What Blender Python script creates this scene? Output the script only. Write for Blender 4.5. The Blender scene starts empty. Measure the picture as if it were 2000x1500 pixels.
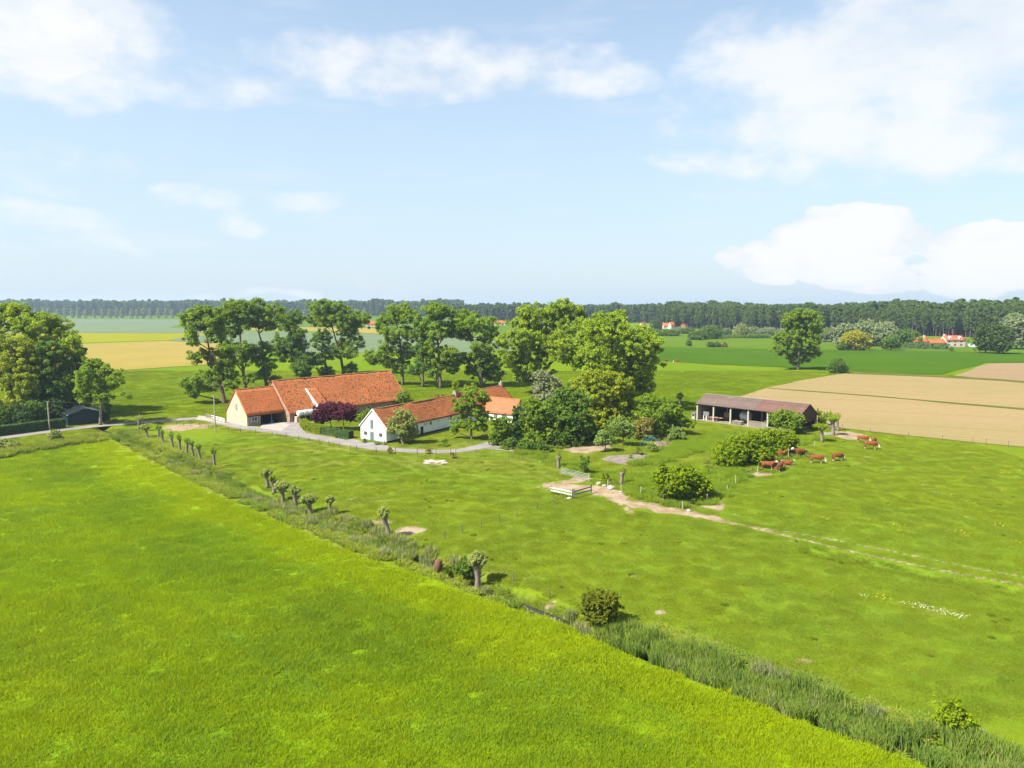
import bpy, math, random
import numpy as np
from mathutils import Vector

# ------------------------------------------------------------------ camera, sky, sun, exposure
SC = bpy.context.scene
COL = SC.collection
F, CAMZ, VHOR = 1389.0, 27.0, 595.0            # survey numbers of the aerial view (2000 x 1500 frame)
TH = math.atan((750 - VHOR) / F)
ST, CT = math.sin(TH), math.cos(TH)

cam = bpy.data.cameras.new('camera')
cam.sensor_width = 36.0
cam.lens = 36.0 * F / 2000.0
cam.clip_start, cam.clip_end = 0.5, 30000
camo = bpy.data.objects.new('camera', cam)
COL.objects.link(camo)
camo.location = (0, 0, CAMZ)
camo.rotation_euler = (math.pi / 2 - TH, 0, 0)
SC.camera = camo

SUN_EL = math.radians(48)
LDIR = np.array([0.88, 0.47])                  # horizontal direction in which the light travels
LDIR = LDIR / np.linalg.norm(LDIR)
sun = bpy.data.lights.new('sun', 'SUN')
sun.energy, sun.angle, sun.color = 4.1, math.radians(0.53), (1.0, 0.955, 0.87)
suno = bpy.data.objects.new('sun', sun)
COL.objects.link(suno)
suno.location = (-60, -30, 90)
ldir3 = Vector((LDIR[0] * math.cos(SUN_EL), LDIR[1] * math.cos(SUN_EL), -math.sin(SUN_EL)))
suno.rotation_euler = ldir3.to_track_quat('-Z', 'Y').to_euler()

SC.view_settings.view_transform = 'Standard'
SC.view_settings.look = 'None'
SC.view_settings.exposure = 1.5
SC.view_settings.gamma = 1.0
SC.view_settings.use_curve_mapping = False

cy = SC.cycles
cy.max_bounces = 8; cy.diffuse_bounces = 4; cy.glossy_bounces = 2
cy.transmission_bounces = 5; cy.transparent_max_bounces = 6; cy.volume_bounces = 0
cy.use_denoising = True
cy.caustics_reflective = False; cy.caustics_refractive = False


def ray(u, v):
    x, y = u - 1000.0, 750.0 - v
    return np.array([x, y * ST + F * CT, y * CT - F * ST])


def G(u, v, z=0.0):
    """the place on level ground that the survey photograph shows at u, v"""
    d = ray(u, v)
    return np.array([0, 0, CAMZ]) + d * ((z - CAMZ) / d[2])


def PY(u, v, Y):
    d = ray(u, v)
    return np.array([0, 0, CAMZ]) + d * (Y / d[1])


def lin(r, g, b):
    f = lambda c: (c / 255 / 12.92) if c <= 10 else ((c / 255 + 0.055) / 1.055) ** 2.4
    return (f(r), f(g), f(b))


# ------------------------------------------------------------------ node helpers
class NT:
    def __init__(self, tree):
        self.t = tree; self.n = tree.nodes; self.l = tree.links

    def node(self, typ, props=None, **inp):
        nd = self.n.new(typ)
        for k, v in (props or {}).items():
            setattr(nd, k, v)
        for k, v in inp.items():
            key = int(k[1:]) if k[0] == '_' and k[1:].isdigit() else k.replace('__', ' ')
            self.put(nd.inputs[key], v)
        return nd

    def put(self, sock, v):
        if isinstance(v, bpy.types.NodeSocket):
            self.l.new(v, sock)
        else:
            if sock.type == 'RGBA' and hasattr(v, '__len__') and len(v) == 3:
                v = (*v, 1.0)
            sock.default_value = v

    def math(self, op, a, b=0.0, c=0.0, clamp=False):
        nd = self.n.new('ShaderNodeMath'); nd.operation = op; nd.use_clamp = clamp
        for i, v in enumerate((a, b, c)):
            self.put(nd.inputs[i], v)
        return nd.outputs[0]

    def mix(self, fac, a, b, mode='MIX'):
        nd = self.n.new('ShaderNodeMix'); nd.data_type = 'RGBA'; nd.blend_type = mode; nd.clamp_factor = True
        self.put(nd.inputs[0], fac); self.put(nd.inputs[6], a); self.put(nd.inputs[7], b)
        return nd.outputs[2]

    def noise(self, vec, scale, detail=4.0, rough=0.55, dist=0.0):
        nd = self.node('ShaderNodeTexNoise', None, Scale=scale, Detail=detail, Roughness=rough, Distortion=dist)
        if vec is not None:
            self.l.new(vec, nd.inputs['Vector'])
        return nd.outputs[0]

    def ramp(self, fac, lo, hi, a=0.0, b=1.0):
        nd = self.n.new('ShaderNodeMapRange'); nd.interpolation_type = 'SMOOTHSTEP'
        for i, v in enumerate((fac, lo, hi, a, b)):
            self.put(nd.inputs[i], v)
        return nd.outputs[0]

    def attr(self, name, typ='GEOMETRY'):
        nd = self.n.new('ShaderNodeAttribute'); nd.attribute_name = name; nd.attribute_type = typ
        return nd.outputs['Fac']

    def pos(self):
        return self.n.new('ShaderNodeNewGeometry').outputs['Position']

    def obj(self):
        return self.n.new('ShaderNodeTexCoord').outputs['Object']

    def scale(self, vec, s):
        nd = self.n.new('ShaderNodeVectorMath'); nd.operation = 'MULTIPLY'
        self.l.new(vec, nd.inputs[0]); nd.inputs[1].default_value = s
        return nd.outputs[0]


def new_mat(name):
    m = bpy.data.materials.new(name); m.use_nodes = True
    nt = NT(m.node_tree); nt.n.clear()
    out = nt.n.new('ShaderNodeOutputMaterial')
    return m, nt, out


def bump(nt, height, dist=0.05, strength=0.5):
    return nt.node('ShaderNodeBump', None, Height=height, Distance=dist, Strength=strength).outputs[0]


def surf(nt, out, col, rough=0.85, spec=0.25, normal=None, metal=0.0):
    p = nt.node('ShaderNodeBsdfPrincipled', None, Base__Color=col, Roughness=rough, Metallic=metal)
    p.inputs['Specular IOR Level'].default_value = spec
    if normal is not None:
        nt.l.new(normal, p.inputs['Normal'])
    nt.l.new(p.outputs[0], out.inputs[0])
    return p


def plain(name, c1, c2=None, scale=2.0, rough=0.85, spec=0.25, metal=0.0, bmp=0.0, stretch=(1, 1, 1), lo=.35, hi=.65):
    m, nt, out = new_mat(name)
    c2 = c2 or tuple(x * 0.75 for x in c1)
    v = nt.scale(nt.obj(), stretch)
    n = nt.noise(v, scale, 6, 0.62)
    col = nt.mix(nt.ramp(n, lo, hi), c1, c2)
    fine = nt.noise(v, scale * 9, 3, 0.6)
    col = nt.mix(nt.ramp(fine, .3, .75, 0.0, .35), col, tuple(x * .6 for x in c2))
    surf(nt, out, col, rough, spec, bump(nt, fine, bmp) if bmp else None, metal)
    return m


def soft_normal(nt, up):
    """blade normal turned part of the way to the sky, as a dense sward scatters light"""
    g = nt.n.new('ShaderNodeNewGeometry').outputs['Normal']
    nd = nt.node('ShaderNodeMix', dict(data_type='VECTOR'), _0=up)
    nt.l.new(g, nd.inputs[4]); nd.inputs[5].default_value = (0, 0, 1)
    v = nt.node('ShaderNodeVectorMath', dict(operation='NORMALIZE'), _0=nd.outputs[1])
    return v.outputs[0]


def leaf_mat(name, dark, light, trans=0.42, gloss=0.0, instancer=False):
    m, nt, out = new_mat(name)
    t = nt.attr('tint')
    col = nt.mix(t, dark, light)
    big = nt.noise(nt.pos(), 0.22, 2, 0.5)
    col = nt.mix(nt.ramp(big, .3, .7, 0, .22), col, tuple(x * y for x, y in zip(light, (1.05, 1.0, .8))))
    d = nt.node('ShaderNodeBsdfDiffuse', None, Color=col, Normal=soft_normal(nt, .38))
    tc = nt.mix(1.0, col, (1.35, 1.25, .5), 'MULTIPLY')
    tr = nt.node('ShaderNodeBsdfTranslucent', None, Color=tc)
    mx = nt.node('ShaderNodeMixShader', None, _0=trans, _1=d.outputs[0], _2=tr.outputs[0])
    nt.l.new(mx.outputs[0], out.inputs[0])
    return m


def grass_tone(nt, pal, vec):
    """large and middle patches of colour over a stretch of grass"""
    a = nt.noise(vec, 0.022, 2, .55, .6)
    b = nt.noise(nt.scale(vec, (1, 1.6, 1)), 0.10, 3, .6)
    c = nt.noise(nt.scale(vec, (.8, 1.7, 1)), 0.62, 4, .7, .4)
    dd = (G(1560, 1372) - G(330, 892))[:2]; dd = dd / np.linalg.norm(dd)
    al = nt.node('ShaderNodeVectorMath', dict(operation='DOT_PRODUCT'), _0=vec, _1=(dd[0] * .03, dd[1] * .03, 0)).outputs['Value']
    ac = nt.node('ShaderNodeVectorMath', dict(operation='DOT_PRODUCT'), _0=vec, _1=(-dd[1] * .30, dd[0] * .30, 0)).outputs['Value']
    sk = nt.noise(nt.node('ShaderNodeCombineXYZ', None, X=al, Y=ac, Z=0.0).outputs[0], 1.0, 2, .55)
    col = nt.mix(nt.ramp(a, .36, .64), pal[0], pal[1])
    col = nt.mix(nt.ramp(sk, .50, .72, 0, .55), col, pal[1])
    col = nt.mix(nt.ramp(sk, .28, .48, .5, 0), col, pal[2])
    col = nt.mix(nt.ramp(b, .40, .74, 0, .6), col, pal[2])
    col = nt.mix(nt.ramp(c, .46, .72, 0, .6), col, pal[3])
    col = nt.mix(nt.ramp(c, .26, .46, .55, 0), col, pal[2])
    return col


# palettes: main, second, cool dark patch, dry or yellow fleck
PAL_MEADOW = [(.232, .352, .006), (.310, .392, .005), (.178, .305, .022), (.258, .356, .008)]
PAL_PASTURE = [(.184, .256, .016), (.210, .258, .013), (.168, .244, .020), (.235, .258, .032)]
PAL_UPPER = [(.162, .240, .006), (.200, .262, .006), (.122, .202, .010), (.215, .250, .016)]
PAL_LAWN = [(.190, .245, .015), (.232, .268, .020), (.135, .205, .015), (.245, .245, .040)]


def blade_mat(name, pal, trans=.45, straw=0.0, dark=.34, up=.7):
    m, nt, out = new_mat(name)
    col = grass_tone(nt, pal, nt.pos())
    t = nt.attr('tint')
    col = nt.mix(nt.ramp(t, 0, 1, dark, 0), col, tuple(x * .6 for x in pal[2]))
    if straw:
        col = nt.mix(nt.ramp(t, 1 - straw, 1 - straw + .02), col, (.36, .30, .13))
    i = nt.attr('hue', 'INSTANCER')
    col = nt.mix(nt.ramp(i, .45, 1, 0, .55), col, pal[1])
    col = nt.mix(nt.ramp(i, 0, .5, .55, 0), col, tuple(x * .72 for x in pal[2]))
    nm = soft_normal(nt, up)
    d = nt.node('ShaderNodeBsdfDiffuse', None, Color=col, Normal=nm)
    tr = nt.node('ShaderNodeBsdfTranslucent', None, Color=nt.mix(1.0, col, (1.3, 1.2, .6), 'MULTIPLY'))
    mx = nt.node('ShaderNodeMixShader', None, _0=trans, _1=d.outputs[0], _2=tr.outputs[0])
    nt.l.new(mx.outputs[0], out.inputs[0])
    return m


# ------------------------------------------------------------------ world
W = bpy.data.worlds.new('World'); SC.world = W; W.use_nodes = True
wt = NT(W.node_tree); wt.n.clear()
wout = wt.n.new('ShaderNodeOutputWorld')
bg = wt.n.new('ShaderNodeBackground'); bg.inputs[1].default_value = 0.0475
sky = wt.n.new('ShaderNodeTexSky'); sky.sky_type = 'NISHITA'; sky.sun_disc = False
sky.sun_elevation = SUN_EL
sky.sun_rotation = math.atan2(-LDIR[0], -LDIR[1])
sky.altitude = 0; sky.air_density = 1.0; sky.dust_density = 1.2; sky.ozone_density = 1.4
gen = wt.n.new('ShaderNodeTexCoord').outputs['Generated']
sep = wt.node('ShaderNodeSeparateXYZ', None, _0=gen)
az = wt.math('ARCTAN2', sep.outputs[0], sep.outputs[1])
el = wt.math('ARCSINE', sep.outputs[2])
cmb = wt.node('ShaderNodeCombineXYZ', None, X=az, Y=wt.math('MULTIPLY', el, 1.7), Z=0.0).outputs[0]
n1 = wt.node('ShaderNodeTexNoise', None, Vector=cmb, Scale=9.0, Detail=5.0, Roughness=.58)
n2 = wt.node('ShaderNodeTexNoise', None, Vector=cmb, Scale=2.3, Detail=3.0, Roughness=.5)
n3 = wt.node('ShaderNodeTexNoise', None, Vector=wt.scale(cmb, (1, 2.6, 1)), Scale=5.0, Detail=3.0, Roughness=.6)
n4 = wt.node('ShaderNodeTexNoise', None, Vector=cmb, Scale=6.0, Detail=2.0, Roughness=.5)
wsep = wt.node('ShaderNodeSeparateColor', None, _0=n4.outputs[1])
azw = wt.math('ADD', az, wt.math('MULTIPLY', wt.math('SUBTRACT', wsep.outputs[0], .5), .11))
elw = wt.math('ADD', el, wt.math('MULTIPLY', wt.math('SUBTRACT', wsep.outputs[1], .5), .07))


def blob(u, v, ru, rv, amp):
    d = ray(u, v); a0 = math.atan2(d[0], d[1]); e0 = math.asin(d[2] / np.linalg.norm(d))
    x = wt.math('DIVIDE', wt.math('SUBTRACT', azw, a0), ru / F)
    y = wt.math('DIVIDE', wt.math('SUBTRACT', elw, e0), rv / F)
    q = wt.math('ADD', wt.math('MULTIPLY', x, x), wt.math('MULTIPLY', y, y))
    return wt.math('MULTIPLY', wt.math('SUBTRACT', 1.0, q, clamp=True), amp)


BLOBS = [(30, 20, 260, 150, .95), (230, 80, 130, 65, .62),
         (430, 152, 220, 58, .52), (800, 125, 380, 78, .64), (1150, 140, 190, 50, .54),
         (1760, 130, 440, 210, .74), (1950, 50, 420, 170, .78), (1500, 232, 230, 55, .66), (1420, 308, 190, 45, .56), (1830, 275, 380, 95, .68),
         (60, 310, 240, 60, .36), (60, 430, 280, 65, .34), (400, 402, 100, 36, .52), (450, 440, 90, 30, .36), (600, 400, 120, 26, .34), (500, 578, 160, 18, .36)]
HARD = [(1650, 478, 170, 78, 1.0), (1480, 508, 100, 55, .8), (1980, 505, 170, 70, .85), (1800, 530, 240, 42, .62), (90, 60, 150, 80, .7)]


def gather(bl):
    r_ = None
    for b_ in bl:
        s_ = blob(*b_)
        r_ = s_ if r_ is None else wt.math('MAXIMUM', r_, s_)
    return r_


acc = gather(BLOBS)
hard = gather(HARD)
# the same broken cloud goes on round the rest of the sky
rest = wt.ramp(n2.outputs[0], .50, .74, 0, .8)
behind = wt.ramp(wt.math('ABSOLUTE', az), .95, 1.5)
above = wt.ramp(el, .42, .62)
rest = wt.math('MULTIPLY', rest, wt.math('MAXIMUM', behind, above))
acc = wt.math('MAXIMUM', acc, rest)
dens = wt.math('ADD', acc, wt.math('MULTIPLY', wt.math('SUBTRACT', n1.outputs[0], .5), 1.5))
dens = wt.math('MULTIPLY', dens, wt.ramp(acc, 0.0, .25))
cover = wt.math('MULTIPLY', wt.ramp(dens, .12, .72), .86)
n5 = wt.node('ShaderNodeTexNoise', None, Vector=cmb, Scale=15.0, Detail=6.0, Roughness=.62)
hd = wt.math('ADD', hard, wt.math('MULTIPLY', wt.math('SUBTRACT', n5.outputs[0], .5), 2.0))
hd = wt.math('MULTIPLY', hd, wt.ramp(hard, 0.0, .4))
hcover = wt.ramp(hd, .22, .40)
cover = wt.math('MAXIMUM', cover, hcover)
thin = wt.ramp(n3.outputs[0], .50, .80, 0, .25)
cover = wt.math('MAXIMUM', cover, thin)
shade = wt.math('MAXIMUM', wt.ramp(wt.math('ADD', wt.math('MULTIPLY', n1.outputs[0], .7), wt.math('MULTIPLY', n2.outputs[0], .8)), .55, .85), wt.ramp(wt.math('ADD', hd, wt.math('MULTIPLY', n1.outputs[0], 1.2)), .75, 1.45))
horizonly = wt.ramp(el, 0.0, .50, 1, 0)
nish = wt.mix(1.0, sky.outputs[0], (1.92, 1.84, 1.70), 'MULTIPLY')
skyc = wt.mix(wt.math('ADD', wt.math('MULTIPLY', horizonly, .55), .25), nish, (4.75, 5.88, 7.0))
cloudc = wt.mix(shade, (6.25, 6.7, 7.2), (7.5, 7.55, 7.6))
final = wt.mix(wt.math('MULTIPLY', cover, .95), skyc, cloudc)
W.cycles.sampling_method = 'NONE'
wt.l.new(final, bg.inputs[0]); wt.l.new(bg.outputs[0], wout.inputs[0])


# ------------------------------------------------------------------ mesh helpers
def link(o, parent=None):
    COL.objects.link(o)
    if parent is not None:
        o.parent = parent
    return o


def tag(o, label=None, cat=None, group=None, kind=None):
    if label: o['label'] = label
    if cat: o['category'] = cat
    if group: o['group'] = group
    if kind: o['kind'] = kind
    return o


def empty(name, loc=(0, 0, 0), rz=0.0):
    o = bpy.data.objects.new(name, None); o.empty_display_size = .3
    o.location = loc; o.rotation_euler = (0, 0, rz)
    return link(o)


def np_mesh(name, V, Fc, mat=None, fattr=None, vattr=None, smooth=False):
    me = bpy.data.meshes.new(name)
    V = np.asarray(V, np.float32); Fc = np.asarray(Fc, np.int32)
    k = Fc.shape[1]
    me.vertices.add(len(V)); me.vertices.foreach_set('co', V.ravel())
    me.loops.add(Fc.size); me.loops.foreach_set('vertex_index', Fc.ravel())
    me.polygons.add(len(Fc))
    me.polygons.foreach_set('loop_start', np.arange(0, Fc.size, k, dtype=np.int32))
    me.update(calc_edges=True)
    if mat: me.materials.append(mat)
    for nm, a in (fattr or {}).items():
        at = me.attributes.new(nm, 'FLOAT', 'FACE'); at.data.foreach_set('value', np.asarray(a, np.float32))
    for nm, a in (vattr or {}).items():
        at = me.attributes.new(nm, 'FLOAT', 'POINT'); at.data.foreach_set('value', np.asarray(a, np.float32))
    if smooth:
        me.polygons.foreach_set('use_smooth', np.ones(len(Fc), bool))
    return me


class MB:
    def __init__(self): self.v = []; self.f = []

    def poly(self, pts, flip=False):
        i = len(self.v); self.v += [tuple(float(c) for c in p) for p in pts]
        idx = list(range(i, i + len(pts)))
        self.f.append(idx[::-1] if flip else idx); return self

    def box(self, x0, x1, y0, y1, z0, z1):
        i = len(self.v)
        self.v += [(x0, y0, z0), (x1, y0, z0), (x1, y1, z0), (x0, y1, z0), (x0, y0, z1), (x1, y0, z1), (x1, y1, z1), (x0, y1, z1)]
        for q in ((0, 3, 2, 1), (4, 5, 6, 7), (0, 1, 5, 4), (1, 2, 6, 5), (2, 3, 7, 6), (3, 0, 4, 7)):
            self.f.append([i + k for k in q])
        return self

    def prism(self, pts, off):
        """pts: polygon; off: vector of extrusion"""
        n = len(pts); i = len(self.v); off = np.asarray(off, float)
        self.v += [tuple(map(float, p)) for p in pts] + [tuple(map(float, np.asarray(p, float) + off)) for p in pts]
        self.f.append([i + k for k in range(n)][::-1]); self.f.append([i + n + k for k in range(n)])
        for k in range(n):
            a, b = k, (k + 1) % n
            self.f.append([i + a, i + b, i + n + b, i + n + a])
        return self

    def tube(self, pts, radii, k=6, cap=True):
        pts = [np.asarray(p, float) for p in pts]; n = len(pts); i0 = len(self.v)
        if np.isscalar(radii): radii = [radii] * n
        for j, p in enumerate(pts):
            t = pts[min(j + 1, n - 1)] - pts[max(j - 1, 0)]; t /= (np.linalg.norm(t) + 1e-9)
            a = np.cross(t, [0, 1, 0.13]) if abs(t[1]) < .9 else np.cross(t, [1, 0, 0.1])
            a /= np.linalg.norm(a); b = np.cross(t, a)
            for q in range(k):
                an = 2 * math.pi * q / k
                self.v.append(tuple(p + radii[j] * (math.cos(an) * a + math.sin(an) * b)))
        for j in range(n - 1):
            for q in range(k):
                r = (q + 1) % k
                self.f.append([i0 + j * k + q, i0 + j * k + r, i0 + (j + 1) * k + r, i0 + (j + 1) * k + q])
        if cap:
            self.f.append([i0 + q for q in range(k)][::-1]); self.f.append([i0 + (n - 1) * k + q for q in range(k)])
        return self

    def build(self, name, mat, parent=None, smooth=False):
        me = bpy.data.meshes.new(name); me.from_pydata(self.v, [], self.f)
        me.materials.append(mat)
        if smooth:
            for p in me.polygons: p.use_smooth = True
        me.update()
        return link(bpy.data.objects.new(name, me), parent)


def copy_tree(o, loc=None, rz=None, scl=None):
    c = o.copy(); link(c)
    if loc is not None: c.location = loc
    if rz is not None: c.rotation_euler = (0, 0, rz)
    if scl is not None: c.scale = scl
    for ch in o.children:
        d = ch.copy(); link(d, c)
        for g in ch.children:
            e = g.copy(); link(e, d)
    return c


def in_poly(X, Y, poly):
    inside = np.zeros(X.shape, bool); n = len(poly); j = n - 1
    for i in range(n):
        xi, yi = poly[i][0], poly[i][1]; xj, yj = poly[j][0], poly[j][1]
        if yi != yj:
            cond = ((yi > Y) != (yj > Y)) & (X < (xj - xi) * (Y - yi) / (yj - yi) + xi)
            inside ^= cond
        j = i
    return inside


def seg_dist(X, Y, pts):
    """distance to a polyline and the fraction along it"""
    best = np.full(X.shape, 1e9); frac = np.zeros(X.shape); n = len(pts) - 1
    for i in range(n):
        ax, ay = pts[i][:2]; bx, by = pts[i + 1][:2]
        dx, dy = bx - ax, by - ay; L = dx * dx + dy * dy + 1e-9
        t = np.clip(((X - ax) * dx + (Y - ay) * dy) / L, 0, 1)
        d = np.hypot(X - ax - t * dx, Y - ay - t * dy)
        m = d < best; best = np.where(m, d, best); frac = np.where(m, (i + t) / n, frac)
    return best, frac


_rs = np.random.RandomState(7)
_lat = _rs.rand(256, 256)


def vnoise(X, Y, s):
    x, y = np.asarray(X) / s, np.asarray(Y) / s
    xi, yi = np.floor(x).astype(int), np.floor(y).astype(int); fx, fy = x - xi, y - yi
    fx = fx * fx * (3 - 2 * fx); fy = fy * fy * (3 - 2 * fy)
    L = lambda a, b: _lat[a % 256, b % 256]
    return (L(xi, yi) * (1 - fx) + L(xi + 1, yi) * fx) * (1 - fy) + (L(xi, yi + 1) * (1 - fx) + L(xi + 1, yi + 1) * fx) * fy


def sstep(x, a, b):
    t = np.clip((x - a) / (b - a), 0, 1); return t * t * (3 - 2 * t)


def GP(pts):
    return [G(u, v) for u, v in pts]


# ------------------------------------------------------------------ survey lines (ground)
DITCH = GP([(195, 832), (250, 858), (330, 892), (420, 930), (520, 972), (620, 1010), (720, 1053), (820, 1092),
            (920, 1132), (1030, 1170), (1140, 1213), (1260, 1258), (1400, 1312), (1560, 1372), (1750, 1438), (1950, 1505), (2150, 1570), (2600, 1720)])
EDGE_L = GP([(192, 846), (260, 882), (330, 920), (400, 955), (480, 990), (560, 1025), (650, 1065), (740, 1098), (800, 1118),
             (900, 1154), (1000, 1187), (1100, 1218), (1180, 1258), (1280, 1302), (1400, 1347), (1550, 1407), (1700, 1457), (1830, 1502), (2100, 1600), (2600, 1780)])
EDGE_R = GP([(268, 838), (330, 866), (390, 892), (430, 912), (480, 950), (540, 978), (620, 995), (700, 1020), (770, 1050), (850, 1078),
             (930, 1115), (1010, 1152), (1090, 1182), (1200, 1212), (1320, 1228), (1430, 1275), (1600, 1335), (1800, 1405), (2000, 1465), (2200, 1530), (2600, 1650)])
LANE = GP([(-260, 888), (-100, 868), (0, 855), (100, 842), (180, 833), (262, 826), (330, 821), (395, 817), (430, 824), (480, 835), (520, 840), (570, 847), (640, 858),
           (700, 869), (760, 878), (850, 882), (905, 879), (945, 871), (968, 865)])
LANE_W = [4.2, 4.2, 4.2, 4.0, 3.6, 3.0, 3.2, 3.6, 3.8, 3.6, 3.6, 3.8, 3.6, 3.4, 3.0, 2.6, 2.8, 3.4, 4.0]
MEADOW = [G(-1500, 905), G(-400, 900), G(0, 885), G(100, 872), G(190, 858)] + EDGE_L + [np.array([40, 8, 0]), np.array([-160, 8, 0])]

PASTP = [np.array(p) for p in EDGE_R] + [np.array([200, 20, 0]), np.array([200, 150, 0])] + GP([(2000, 874), (1640, 836), (1550, 860), (1440, 905), (1420, 975), (1330, 990), (1180, 945), (1090, 918), (960, 890), (850, 890), (700, 878), (560, 856), (440, 838), (330, 828)])
MAIN_PATH = GP([(1120, 948), (1165, 955), (1230, 982), (1320, 998), (1400, 1012), (1470, 1030), (1560, 1052), (1700, 1085), (1850, 1115), (2000, 1142), (2300, 1200)])
SIDE_PATH = GP([(1165, 958), (1190, 972), (1215, 988), (1232, 1000)])
RUT2 = GP([(1400, 1018), (1500, 1032), (1600, 1048), (1750, 1078), (1900, 1108), (2050, 1135)])
COW_PATH = GP([(560, 856), (640, 872), (720, 888), (800, 904), (900, 924), (1000, 940), (1075, 958)])
LINE_PATH = GP([(822, 1024), (860, 1010), (920, 994), (980, 981), (1045, 966), (1080, 958)])

# ------------------------------------------------------------------ ground sheet
def axis(lo, hi, step, far_lo, far_hi, grow=1.28):
    a = list(np.arange(lo, hi + 1e-6, step)); s = step; x = lo; left = []
    while x > far_lo:
        s *= grow; x -= s; left.append(x)
    s = step; x = a[-1]; right = []
    while x < far_hi:
        s *= grow; x += s; right.append(x)
    return np.array(left[::-1] + a + right)


gx = axis(-85, 85, 0.6, -9000, 9000)
gy = axis(36, 190, 0.6, -600, 11000, 1.22)
GX, GY = np.meshgrid(gx, gy)


DIP = GP([(1590, 1078), (1700, 1100), (1850, 1128), (2000, 1155), (2200, 1195)])


def ground_z(X, Y):
    X, Y = np.asarray(X, float), np.asarray(Y, float)
    d, t = seg_dist(X, Y, DITCH)
    near = 1 - sstep(np.hypot(X, Y - 100), 130, 190)
    z = (vnoise(X, Y, 9) - .5) * .12 + (vnoise(X + 50, Y, 2.7) - .5) * .03
    z = z * near
    dl, _ = seg_dist(X, Y, LANE)
    z = z * sstep(dl, 1.5, 5.0)
    d2, _ = seg_dist(X, Y, DIP)
    z = z - .42 * (1 - sstep(d2, .2, 2.0)) * near
    z = z - 1.15 * (1 - sstep(d, .45, 2.3))
    return z


GZ = ground_z(GX, GY)
fx, fy = GX.ravel(), GY.ravel()
meadow = in_poly(fx, fy, MEADOW).astype(float)
nz = vnoise(fx, fy, 1.7) * .6 + vnoise(fx, fy, .9) * .4
dirt = np.zeros(fx.shape); dry = np.zeros(fx.shape)


def add_line(arr, pts, w, amp=1.0, soft=1.0):
    d, t = seg_dist(fx, fy, pts)
    np.maximum(arr, amp * (1 - sstep(d + (nz - .5) * w * 1.2, w * .5, w * .5 + soft)), out=arr)


def add_spot(arr, u, v, ru, rv, amp=1.0):
    c = G(u, v); a = abs(G(u + ru, v)[0] - c[0]); b = abs(G(u, v - rv)[1] - G(u, v + rv)[1]) / 2
    q = np.hypot((fx - c[0]) / a, (fy - c[1]) / b) + (nz - .5) * .9
    np.maximum(arr, amp * (1 - sstep(q, .55, 1.15)), out=arr)


add_line(dirt, MAIN_PATH[:7], .12, .82, .7); add_line(dirt, MAIN_PATH[6:], .10, .76, .65); add_line(dirt, MAIN_PATH[:5], 1.1, .85, 1.3); add_line(dirt, SIDE_PATH, .35, .8, .5)
add_line(dirt, RUT2, .10, .70, .6); add_line(dirt, COW_PATH, .12, .62, .5); add_line(dirt, LINE_PATH, .06, .5, .35)
for sp in [(795, 1037, 34, 11, 1), (740, 1020, 40, 6, .7), (1660, 851, 38, 9, .95), (1190, 960, 50, 15, .95), (1250, 985, 44, 9, .8), (1100, 950, 60, 11, .68), (1130, 938, 34, 8, .6), (1310, 998, 60, 8, .7),
           (1395, 985, 30, 12, .8), (1480, 925, 30, 6, .85), (1525, 905, 30, 6, .8), (360, 834, 62, 9, .62), (318, 855, 16, 5, .5),
           (1140, 878, 50, 9, .95), (1175, 872, 30, 8, .7), (1300, 868, 28, 9, .85), (1290, 850, 34, 8, .8), (1570, 1290, 26, 4, .9), (1410, 1238, 14, 2.5, .8), (1290, 1196, 16, 5, .75),
           (855, 1078, 12, 4, .6), (852, 903, 24, 5, .9), (1075, 1172, 12, 4, .8), (1085, 1210, 8, 3, .7), (1930, 1430, 30, 7, .6)]:
    add_spot(dirt, *sp)
for sp in [(560, 880, 120, 8, .5), (600, 905, 90, 8, .45), (700, 980, 70, 12, .35), (1060, 925, 90, 10, .5), (900, 905, 200, 12, .5), (920, 1145, 30, 8, .6), (960, 1120, 50, 10, .5),
           (300, 972, 40, 9, .85), (345, 938, 28, 6, .8), (1300, 980, 120, 10, .7), (1830, 1195, 50, 6, .5)]:
    add_spot(dry, *sp)
add_line(dry, LANE[6:], 5.5, .55, 2.5)
add_line(dry, EDGE_L[:8], .8, .55, 1.0)
dl, tl = seg_dist(fx, fy, DITCH)
mud = 1 - sstep(dl, .7, 1.5)
lawn = np.zeros(fx.shape)
for poly in ([(600, 838), (690, 858), (705, 852), (700, 835), (690, 815), (640, 812)],
             [(760, 870), (860, 876), (930, 868), (960, 858), (960, 838), (860, 830), (758, 860)],
             [(955, 875), (1110, 905), (1240, 925), (1400, 905), (1440, 860), (1360, 835), (1240, 860), (1120, 865), (1000, 870)]):
    lawn = np.maximum(lawn, in_poly(fx, fy, GP(poly)).astype(float))
upper = np.where((fy > 172) & (meadow < .5), 1.0, 0.0)
d_lane, _ = seg_dist(fx, fy, LANE)
nxv, nyv = len(gx), len(gy)
ii = (np.arange(nyv - 1)[:, None] * nxv + np.arange(nxv - 1)[None, :]).ravel()
quads = np.stack([ii, ii + 1, ii + 1 + nxv, ii + nxv], 1)

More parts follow.
